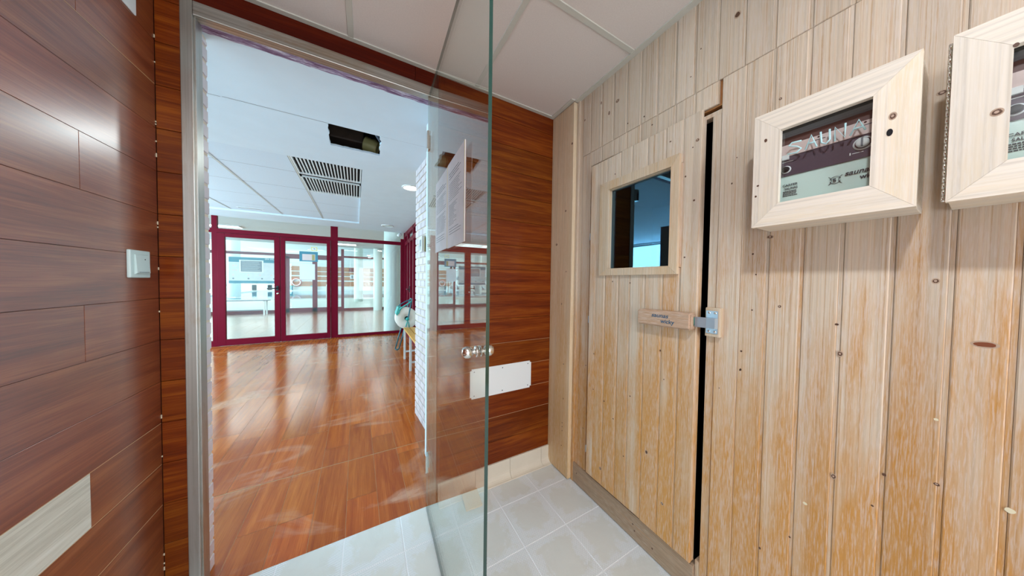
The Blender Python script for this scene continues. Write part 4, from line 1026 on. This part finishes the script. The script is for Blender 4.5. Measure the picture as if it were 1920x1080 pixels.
mb = MB(); mb.tube([(0.70, 6.58, 2.34), (0.695, 6.57, 2.27)], 0.008, 'white', 8); mb.build('bracket', t)

# ---- bench with slatted top, paper roll stand
t = thing('bench', (0.66, 3.9, 0), 'bench with orange-brown wooden slats on white metal legs beside the white brick wall', 'bench')
for a, b in ((0.515, 0.592), (0.603, 0.680), (0.691, 0.768)):
    mb = MB(); mb.box(a, b, 3.02, 4.44, 0.468, 0.492, 'benchwood', rp(), 0.004); mb.build('slat', t)
for y in (4.41, 3.79, 3.15):
    for x in (0.530, 0.752):
        mb = MB(); mb.box(x-0.014, x+0.014, y-0.014, y+0.014, 0.0, 0.467, 'whitemetal', 0, 0.002); mb.build('leg', t)
    mb = MB(); mb.box(0.544, 0.738, y-0.010, y+0.010, 0.105, 0.130, 'whitemetal', 0, 0.002); mb.build('crossbar', t)
    mb = MB(); mb.box(0.544, 0.738, y-0.010, y+0.010, 0.442, 0.467, 'whitemetal', 0, 0.002); mb.build('crossbar', t)
t = thing('paper_roll_stand', (0.55, 4.72, 0), 'teal tubular floor stand holding a paper roll behind the bench end', 'roll stand')
def tube_part(name, pts, r, mat, lab=None):
    global mb
    mb = MB(); mb.tube(pts, r, mat, 10); mb.build(name, t, label=lab)
tube_part('rear_frame', [(0.44, 4.93, 0.05), (0.50, 4.90, 0.30), (0.58, 4.86, 0.60), (0.655, 4.82, 0.90), (0.665, 4.78, 0.925), (0.665, 4.66, 0.925), (0.655, 4.60, 0.90), (0.605, 4.60, 0.62), (0.592, 4.60, 0.575)], 0.010, 'tealmetal')
tube_part('front_frame', [(0.50, 4.93, 0.05), (0.56, 4.92, 0.28), (0.60, 4.90, 0.50)], 0.010, 'tealmetal')
tube_part('foot_bar', [(0.44, 4.93, 0.05), (0.47, 4.93, 0.028), (0.50, 4.93, 0.05)], 0.012, 'tealmetal')
tube_part('fork', [(0.568, 4.60, 0.475), (0.585, 4.60, 0.54), (0.595, 4.60, 0.575), (0.610, 4.60, 0.54), (0.622, 4.60, 0.465)], 0.009, 'teal')
tube_part('handle_loop', [(0.655, 4.60, 0.895), (0.61, 4.60, 0.86), (0.50, 4.60, 0.79), (0.470, 4.60, 0.76)], 0.010, 'teal')
tube_part('upper_loop', [(0.655, 4.82, 0.90), (0.60, 4.83, 0.88), (0.50, 4.84, 0.82), (0.46, 4.84, 0.77)], 0.008, 'tealmetal')
mb = MB(); mb.prism([(0.455, 0.80), (0.505, 0.80), (0.47, 0.70), (0.43, 0.665), (0.42, 0.69)], 'y', 4.60, 4.84, 'teal'); mb.build('cutter', t, label='light teal toothed cutter')
mb = MB(); mb.lathe([(0, 0), (0.028, 0), (0.028, 0.02), (0, 0.02)], (0.592, 4.59, 0.60), (0, 1, 0), 'teal', 20); mb.build('hub', t)
mb = MB(); mb.lathe([(0.035, 0), (0.168, 0.0), (0.172, 0.005), (0.172, 0.175), (0.168, 0.18), (0.035, 0.18), (0.035, 0)], (0.585, 4.615, 0.612), (0, 1, 0), 'roll', 56)
mb.lathe([(0.0355, 0.0), (0.0355, 0.18)], (0.585, 4.615, 0.612), (0, 1, 0), 'blk', 24); mb.lathe([(0, 0.06), (0.035, 0.06)], (0.585, 4.615, 0.612), (0, 1, 0), 'blk', 24)
tag(mb.build('paper_roll'), 'large white paper roll with a dark core in the teal stand', 'paper roll')

# ================================================================== LOBBY AND POOL BEYOND THE GLASS
YP = 12.4
mb = MB(); mb.box(-9.0, 4.5, YF+0.0, YP+0.05, 2.52, 2.56, 'plaster'); 
for x0, y0, lx in ((-3.6, 9.2, 1.2), (-1.6, 10.4, 1.2), (0.6, 11.2, 0.9)): pass
mb.build('ceiling_lobby', kind='structure', label='white ceiling of the lobby behind the glass doors', cat='ceiling')
for i, (x0, y0, la) in enumerate(((-3.05, 9.1, 'bright rectangular ceiling light seen through the left glass door'), (-0.62, 11.3, 'bright rectangular ceiling light seen through the fixed pane left of the white columns'), (-1.9, 10.6, 'bright rectangular ceiling light seen through the right glass door'))):
    t = thing('ceiling_light', (x0, y0, 2.52), la, 'light', 'lobby ceiling lights')
    mb = MB(); mb.box(x0-0.32, x0+0.32, y0-0.17, y0+0.17, 2.495, 2.52, 'white', 0, 0.003); mb.build('light_housing', t)
    mb = MB(); mb.box(x0-0.29, x0+0.29, y0-0.14, y0+0.14, 2.491, 2.4955, 'lamp'); mb.build('diffuser', t)
mb = MB(); mb.box(-9.1, -9.0, YF, YP, 0, 2.55, 'white_wall'); mb.build('wall_lobby_left', kind='structure', label='white left wall of the lobby', cat='wall')
mb = MB(); mb.box(4.5, 4.6, YF, YP, 0, 2.55, 'white_wall'); mb.box(0.9, 4.6, 6.72, 6.78, 0, 2.5, 'white_wall'); mb.build('wall_lobby_right', kind='structure', label='white right wall of the lobby', cat='wall')
mb = MB(); mb.box(0.85, 2.3, 2.5, 6.72, -0.05, 0.0, 'floor'); mb.box(2.2, 2.3, 2.5, 6.72, 0, 2.4, 'white_wall'); mb.box(1.3, 2.3, 2.5, 6.72, 2.36, 2.4, 'plaster'); mb.box(0.85, 2.3, 2.5, 2.57, 0, 2.4, 'white_wall')
mb.build('wall_side_room', kind='structure', label='white walls of the side room behind the glass side partition', cat='wall')

t = thing('window_3', (-2, YP, 0), 'second burgundy glazed partition between the lobby and the pool', 'glass partition', kind='structure')
mb = MB(); y0, y1 = YP-0.03, YP+0.03
for a, b, c, d in ((-9, -2.56, 2.055, 2.145), (-2.56, -0.86, 1.97, 2.145), (-0.77, 4.5, 2.09, 2.165), (-2.56, -2.455, 0, 2.05), (-1.78, -1.63, 0, 2.05), (-0.865, -0.77, 0, 2.43), (-2.56, -0.86, 0.0, 0.15), (-9, -2.5, 0, 0.10), (-0.77, 0.2, 0, 0.09), (-6.5, -6.4, 0, 2.1), (0.2, 4.5, 0, 0.09), (1.9, 2.0, 0, 2.1)):
    mb.box(a, b, y0, y1, c, d, 'burg2', 0, 0.004)
mb.build('frame', t)
mb = MB(); mb.box(-9, 4.5, YP-0.003, YP+0.003, 0.08, 2.5, 'glass_clear'); mb.build('glazing', t)
# banner on the far glass
t = thing('banner', (-3.3, YP-0.04, 1.5), 'wide pale banner with teal header hung on the far glass, seen through the left door', 'banner')
yb = YP-0.045
mb = MB(); mb.box(-4.04, -2.70, yb, yb+0.006, 1.055, 1.950, 'postergrey'); bn = mb.build('banner_sheet', t)
mb = MB(); mb.box(-4.04, -2.70, yb-0.001, yb-0.0002, 1.780, 1.950, 'posterblue'); mb.box(-4.04, -2.70, yb-0.001, yb-0.0002, 1.055, 1.145, 'posterblue'); mb.build('teal_bands', bn)
mb = MB(); mb.box(-3.78, -3.16, yb-0.004, yb-0.0012, 1.43, 1.86, 'white'); pp = mb.build('pinned_sheet', t)
mb = MB(); mb.box(-3.74, -3.20, yb-0.005, yb-0.0042, 1.46, 1.83, 'pgrey'); mb.build('grey_print', pp)
mb = MB(); rr = random.Random(9)
for i in range(8): mb.box(-3.71, -3.24-rr.uniform(0, .08), yb-0.0056, yb-0.005, 1.79-i*0.042, 1.798-i*0.042, 'postergrey')
mb.build('text_lines', pp)
text_mesh('lettering', 'SPA VALLE', 0.08, (-3.12, yb-0.0015, 1.885), 'y-', 'white', bn, width=0.32, ext=0.0005)
for (x, z) in [(-3.93, 1.66), (-3.86, 1.66), (-3.93, 1.50), (-3.86, 1.50), (-3.93, 1.34), (-3.55, 1.34), (-3.25, 1.34), (-2.95, 1.34), (-2.85, 1.50), (-2.85, 1.66), (-3.93, 1.22), (-3.55, 1.22), (-3.2, 1.22), (-2.88, 1.22)]:
    mb = MB(); mb.lathe([(0, 0.001), (0.026, 0.001)], (x, yb-0.0004, z), (0, -1, 0), 'ppink' if z != 1.22 else 'pgrey', 14); mb.build('round_icon', bn)
# metal bench in the lobby
t = thing('metal_bench', (-3.6, 12.0, 0), 'long pale metal bench standing below the banner', 'bench')
mb = MB(); mb.box(-4.15, -2.92, 11.80, 12.15, 0.475, 0.50, 'pgrey', 0, 0.004); mb.build('seat', t)
for x in (-4.05, -3.02):
    for y in (11.84, 12.11):
        mb = MB(); mb.box(x-0.02, x+0.02, y-0.02, y+0.02, 0, 0.475, 'white', 0, 0.002); mb.build('leg', t)
mb = MB(); mb.box(-4.03, -3.04, 11.96, 11.99, 0.14, 0.17, 'pgrey'); mb.build('stretcher', t)
# columns
def column(x, y, r, h, z0, label, dots):
    t = thing('column', (x, y, z0), label, 'column', 'white round columns')
    mb = MB(); mb.lathe([(r, 0), (r, h)], (x, y, z0), (0, 0, 1), 'column', 48); mb.build('shaft', t)
column(0.56, 7.13, 0.185, 2.52, 0, 'thick white mosaic column just behind the fixed pane', 1)
column(0.42, 12.15, 0.165, 2.5, 0, 'middle white round column beside the far partition', 0)
column(-0.38, 17.3, 0.22, 3.6, 0, 'white round column farthest away by the pool', 0)
column(-9.2, 22, 0.32, 5.3, 0, 'white column behind the banner, left of the two', 0)
column(-7.6, 24, 0.32, 5.3, 0, 'white column behind the banner, right of the two', 0)

# pool hall shell
mb = MB(); mb.box(-16, 6, YP+0.05, 20.0, -0.05, 0.0, 'pooltile'); mb.box(-16, -9.5, 20, 36, -0.05, 0.0, 'pooltile'); mb.box(-9.5, 6, 35.2, 36, -0.05, 0.04, 'white'); mb.box(-9.5, 6, 19.8, 20.1, -0.04, 0.04, 'white', 0, 0.01)
mb.build('floor_pool', kind='structure', label='pale tiled deck around the indoor pool', cat='floor')
mb = MB(); mb.box(-9.5, 6, 20.1, 35.2, -0.2, -0.06, 'water')
tag(mb.build('pool_water', kind='stuff'), 'blue-green indoor pool water in the far hall', 'water')
mb = MB(); mb.box(-16, 6, YP+0.05, 36.2, 5.4, 5.5, 'white_wall'); mb.build('ceiling_pool', kind='structure', label='white ceiling of the pool hall', cat='ceiling')
mb = MB(); mb.box(-16.2, 6.2, YP, YP+0.1, 2.52, 5.5, 'white_wall'); mb.build('wall_pool_front', kind='structure', label='white wall above the far glass partition', cat='wall')
mb = MB(); mb.box(6, 6.1, YP, 36.2, 0, 5.5, 'white_wall'); mb.build('wall_pool_right', kind='structure', label='white right wall of the pool hall', cat='wall')
mb = MB()
z = [0.0, 0.417, 0.73, 1.10, 1.345, 1.654, 1.90, 2.58, 5.4]; mats = ['white_wall', 'brickband', 'white_wall', 'brickband', 'white_wall', 'brickband', 'white_wall', 'white_wall']
z2 = [0.0, 0.42, 0.95, 1.10, 1.50, 1.62, 2.02, 2.10, 2.60, 5.4]; m2 = ['white_wall', 'brickband', 'white_wall', 'brickband', 'white_wall', 'brickband', 'white_wall', 'brickband', 'white_wall']
for i in range(len(m2)): mb.box(-7.9, 6, 36.0-(0.03 if 'brick' in m2[i] else 0), 36.15, z2[i], z2[i+1], m2[i])
mb.box(-1.75, -1.15, 35.94, 35.99, 2.10, 2.55, 'brickband2')
mb.box(-16, -7.9, 36.0, 36.15, 3.2, 5.4, 'white_wall')
for x in (-15.5, -13.9, -12.6, -11.3, -10.1, -8.9, -8.0): mb.box(x, x+0.35, 36.0, 36.15, 0, 3.2, 'white_wall')
for zz in (0.0, 1.3): mb.box(-16, -7.9, 36.0, 36.1, zz, zz+0.55, 'white_wall')
mb.build('wall_pool_back', kind='structure', label='far pool wall with orange brick bands and white stripes and big windows', cat='wall')
for i, (x, y, zc_) in enumerate([(-6.55, 35.90, 0.86)]):
    t = thing('life_ring', (x, y, zc_), 'pink and white life ring hung on the far pool wall', 'life ring')
    bm = bmesh.new(); R_, r_ = 0.36, 0.10; mb = MB(); V = []; F = []; N, K = 40, 12
    for a in range(N):
        for b in range(K):
            A, Bq = 2*PI*a/N, 2*PI*b/K; V.append((x+(R_+r_*math.cos(Bq))*math.cos(A), y+r_*0.6*math.sin(Bq), zc_+(R_+r_*math.cos(Bq))*math.sin(A)))
            F.append((a*K+b, ((a+1) % N)*K+b, ((a+1) % N)*K+(b+1) % K, a*K+(b+1) % K))
    bm.free(); mb.raw(V, F, 'pink', 0, True); ring = mb.build('ring_body', t)
    mb = MB(); mb.lathe([(0.30, 0), (0.36, -0.045), (0.40, 0)], (x, y-0.05, zc_), (0, 1, 0), 'ringwhite', 40); mb.build('pale_band', ring)
# starting block, pool rail, lane wall items
t = thing('pool_rail', (-2.15, 19.7, 0), 'white upright pool handrail at the near pool edge', 'handrail')
mb = MB(); mb.tube([(-2.13, 19.75, 0), (-2.13, 19.75, 0.75), (-2.13, 19.9, 0.88), (-2.13, 19.97, 0.84), (-2.13, 20.02, 0.75), (-2.13, 20.02, 0.045)], 0.04, 'white', 10); mb.build('left_tube', t)
mb = MB(); mb.tube([(-1.60, 19.75, 0), (-1.60, 19.75, 0.75), (-1.60, 19.9, 0.88), (-1.60, 19.97, 0.84), (-1.60, 20.02, 0.75), (-1.60, 20.02, 0.045)], 0.04, 'white', 10); mb.build('right_tube', t)
for x, la in ((-6.9, 'teal starting block left of the far pool edge'), (-5.0, 'teal starting block in the middle of the far pool edge')):
    t = thing('starting_block', (x, 35.4, 0.04), la, 'starting block', 'starting blocks')
    mb = MB(); mb.box(x-0.25, x+0.25, 35.3, 35.7, 0.42, 0.5, 'teal', 0, 0.01); mb.build('platform', t)
    mb = MB(); mb.box(x-0.1, x+0.1, 35.45, 35.7, 0.04, 0.42, 'posterblue'); mb.build('pedestal', t)
mb = MB(); mb.box(-1.62, -0.75, 35.90, 35.96, 1.30, 1.78, 'white'); s = mb.build('small_pool_window'); tag(s, 'small white window on the far pool wall between the columns', 'window')  # small window of the far wall, its panes drawn as grey panels
mb = MB()
for x in (-1.5, -1.25, -1.0): mb.box(x, x+0.14, 35.88, 35.90, 1.38, 1.68, 'pgrey')
mb.build('grey_panels', s)
mb = MB(); mb.prism([(-16, 0.0), (-9.0, 0.35), (-8.0, 1.5), (-8.0, 1.62), (-9.2, 0.9), (-16, 0.2)], 'y', 26, 26.4, 'white_wall')
tag(mb.build('access_ramp'), 'long white sloping ramp parapet in front of the far windows', 'ramp')

# ================================================================== GLASS DOOR
H0 = Vector((0.294, 1.449)); H1 = Vector((0.272, 0.606)); gd = (H1-H0); GL = gd.length; gd.normalize()
gn = Vector((gd.y, -gd.x))       # towards the camera side (-x)
if gn.x > 0: gn = -gn
gt = thing('door_4', (H0.x, H0.y, 0), 'frameless clear glass door swung open towards the viewer, dark green edge', 'glass door', kind='structure')
def gp(s, n, z): p = H0+gd*s+gn*n; return (p.x, p.y, z)
def gbox(mb, s0, s1, n0, n1, z0, z1, mat, facemats=None):
    V = [gp(s0, n0, z0), gp(s1, n0, z0), gp(s1, n1, z0), gp(s0, n1, z0), gp(s0, n0, z1), gp(s1, n0, z1), gp(s1, n1, z1), gp(s0, n1, z1)]
    F = [(0, 3, 2, 1), (4, 5, 6, 7), (0, 1, 5, 4), (1, 2, 6, 5), (2, 3, 7, 6), (3, 0, 4, 7)]
    b = len(mb.v); mb.v += V
    for i, f in enumerate(F):
        mb.f.append(tuple(b+k for k in f)); mb.m.append(mb.mi(facemats[i] if facemats else mat)); mb.p.append(0); mb.sm.append(False)
TG = 0.0095
mb = MB(); gbox(mb, 0.0, GL, 0.0, TG, 0.008, 2.200, 'glass', ['glass_edge', 'glass_edge', 'glass', 'glass_edge', 'glass', 'glass'])
mb.build('glass_leaf', gt)
for z in (1.967, 0.259):
    mb = MB(); gbox(mb, -0.004, 0.030, -0.008, 0.0, z-0.046, z+0.046, 'chrome'); gbox(mb, -0.004, 0.030, TG, TG+0.008, z-0.046, z+0.046, 'chrome')
    gbox(mb, -0.020, -0.002, -0.006, TG+0.006, z-0.040, z+0.040, 'chrome'); mb.build('hinge_clamp', gt)
ks = 0.775; kz = 1.047
for sgn, base in ((1, TG), (-1, 0.0)):
    mb = MB(); o = Vector(gp(ks, base, kz)); ax = Vector((gn.x, gn.y, 0))*sgn
    mb.lathe([(0.0, 0.0), (0.0155, 0.0), (0.0155, 0.003), (0.012, 0.005), (0.006, 0.0055), (0.0055, 0.011), (0.0075, 0.0125), (0.0115, 0.0145), (0.0152, 0.0195), (0.0165, 0.0255), (0.0155, 0.032), (0.012, 0.0375), (0.006, 0.0405), (0.0, 0.041)], o, ax, 'chrome', 36)
    mb.build('door_knob', gt, label='polished chrome round knob')

# two laminated notices taped to the glass
def notice(s0, s1, z0, z1, label, seed, mat):
    t = thing('notice_sheet', gp((s0+s1)/2, TG, (z0+z1)/2), label, 'notice', 'paper notices on the glass door')
    mb = MB(); gbox(mb, s0, s1, TG+0.0008, TG+0.0022, z0, z1, 'paper'); gbox(mb, s1-0.0035, s1, TG+0.0022, TG+0.0028, z0, z1, 'yellowed')
    gbox(mb, s0, s1, TG+0.0002, TG+0.0008, z0, z1, 'paper2')
    mb.build('sheet', t)
    mb = MB(); r = random.Random(seed); n_ = TG+0.0022
    z = z1-0.045
    # unreadable print: heading, paragraphs
    blocks = [(0.010, 3, 0.0024), (0.008, 9, 0.0013), (0.006, 14, 0.0011), (0.010, 3, 0.0016)]
    for gap, n, h in blocks:
        for i in range(n):
            if z < z0+0.03: break
            ss = s0+0.022+r.uniform(0, .006); e = s1-0.022-r.uniform(0, .05)
            if n == 14 and seed == 1: e -= 0.06
            while ss < e:
                wd = r.uniform(0.006, 0.022); gbox(mb, ss, min(ss+wd, e), n_, n_+0.0003, z, z+h, 'ink'); ss += wd+0.003
            z -= gap*0.92
        z -= 0.010
    mb.build('print_lines', t)
notice(0.225, 0.4435, 1.365, 1.672, 'paper notice taped on the glass door, the one closer to the hinges', 2, 'paper')
notice(0.4465, 0.662, 1.362, 1.674, 'paper notice taped on the glass door, the one closer to the free edge', 1, 'paper')

# ================================================================== WALL ITEMS IN THE LITTLE ROOM
t = thing('light_switch', (XL, 1.346, 1.28), 'pale mint white square light switch on the left laminate wall', 'light switch')
def rbox(mb, x0, x1, y0, y1, z0, z1, mat, bev):
    mb.box(x0, x1, y0, y1, z0, z1, mat, 0, bev)
mb = MB(); rbox(mb, XL, XL+0.009, 1.303, 1.390, 1.236, 1.325, 'switch', 0.003); mb.build('frame_plate', t)
mb = MB(); mb.prism([(XL+0.009, 1.247), (XL+0.0155, 1.252), (XL+0.0125, 1.309), (XL+0.009, 1.312)], 'y', 1.318, 1.376, 'switch'); k = mb.build('rocker', t)
mb = MB(); mb.lathe([(0, 0.0008), (0.002, 0.0008), (0.002, 0)], (XL+0.0128, 1.357, 1.296), (1, 0, 0), 'ink', 10); mb.build('marking', k); mb = MB(); mb.box(XL+0.0125, XL+0.0160, 1.326, 1.372, 1.2535, 1.2548, 'ink'); mb.build('marking', k)
mb = MB(); mb.box(XL+0.0003, XL+0.004, 1.175, 1.360, 2.083, 2.21, 'white', 0, 0.0015)
tag(mb.build('sign_plate'), 'white plastic sign plate high on the left laminate wall at the top edge', 'sign')
# white cover plate with six screws on the back wall
t = thing('cover_plate', (0.742, YB, 0.633), 'white rectangular cover plate with six screws low on the red-brown back wall', 'cover plate')
bm = bmesh.new(); bmesh.ops.create_cube(bm, size=1)
for v in bm.verts: v.co = Vector((0.7415+v.co.x*0.423, YB-0.0015+v.co.y*0.003, 0.633+v.co.z*0.177))
bmesh.ops.bevel(bm, geom=[e for e in bm.edges if abs(e.verts[0].co.y-e.verts[1].co.y) > 0.002], offset=0.010, segments=5, affect='EDGES')
mb = MB(); mb.bm(bm, 'white'); mb.build('plate', t)
for x in (0.556, 0.742, 0.928):
    for z in (0.562, 0.704):
        mb = MB(); mb.lathe([(0, 0.0016), (0.0026, 0.0012), (0.0036, 0)], (x, YB-0.003, z), (0, -1, 0), 'ink', 12); mb.build('screw', t)
# tan wooden wedge on the floor by the skirting, seen through the glass
mb = MB()
V = [(0.478, 1.386, 0.001), (0.470, 1.322, 0.001), (0.560, 1.316, 0.001), (0.568, 1.390, 0.001), (0.470, 1.400, 0.040), (0.468, 1.322, 0.008), (0.562, 1.316, 0.008), (0.560, 1.402, 0.042)]
mb.raw(V, [(0, 3, 2, 1), (0, 1, 5, 4), (1, 2, 6, 5), (2, 3, 7, 6)], 'tan', 0); mb.raw([V[4], V[5], V[6], V[7]], [(0, 1, 2, 3)], 'tan'); mb.raw([V[0], V[3], V[7], V[4]], [(0, 1, 2, 3)], 'tan2')
tag(mb.build('door_wedge'), 'small tan wooden wedge on the floor tiles behind the glass door', 'door wedge')
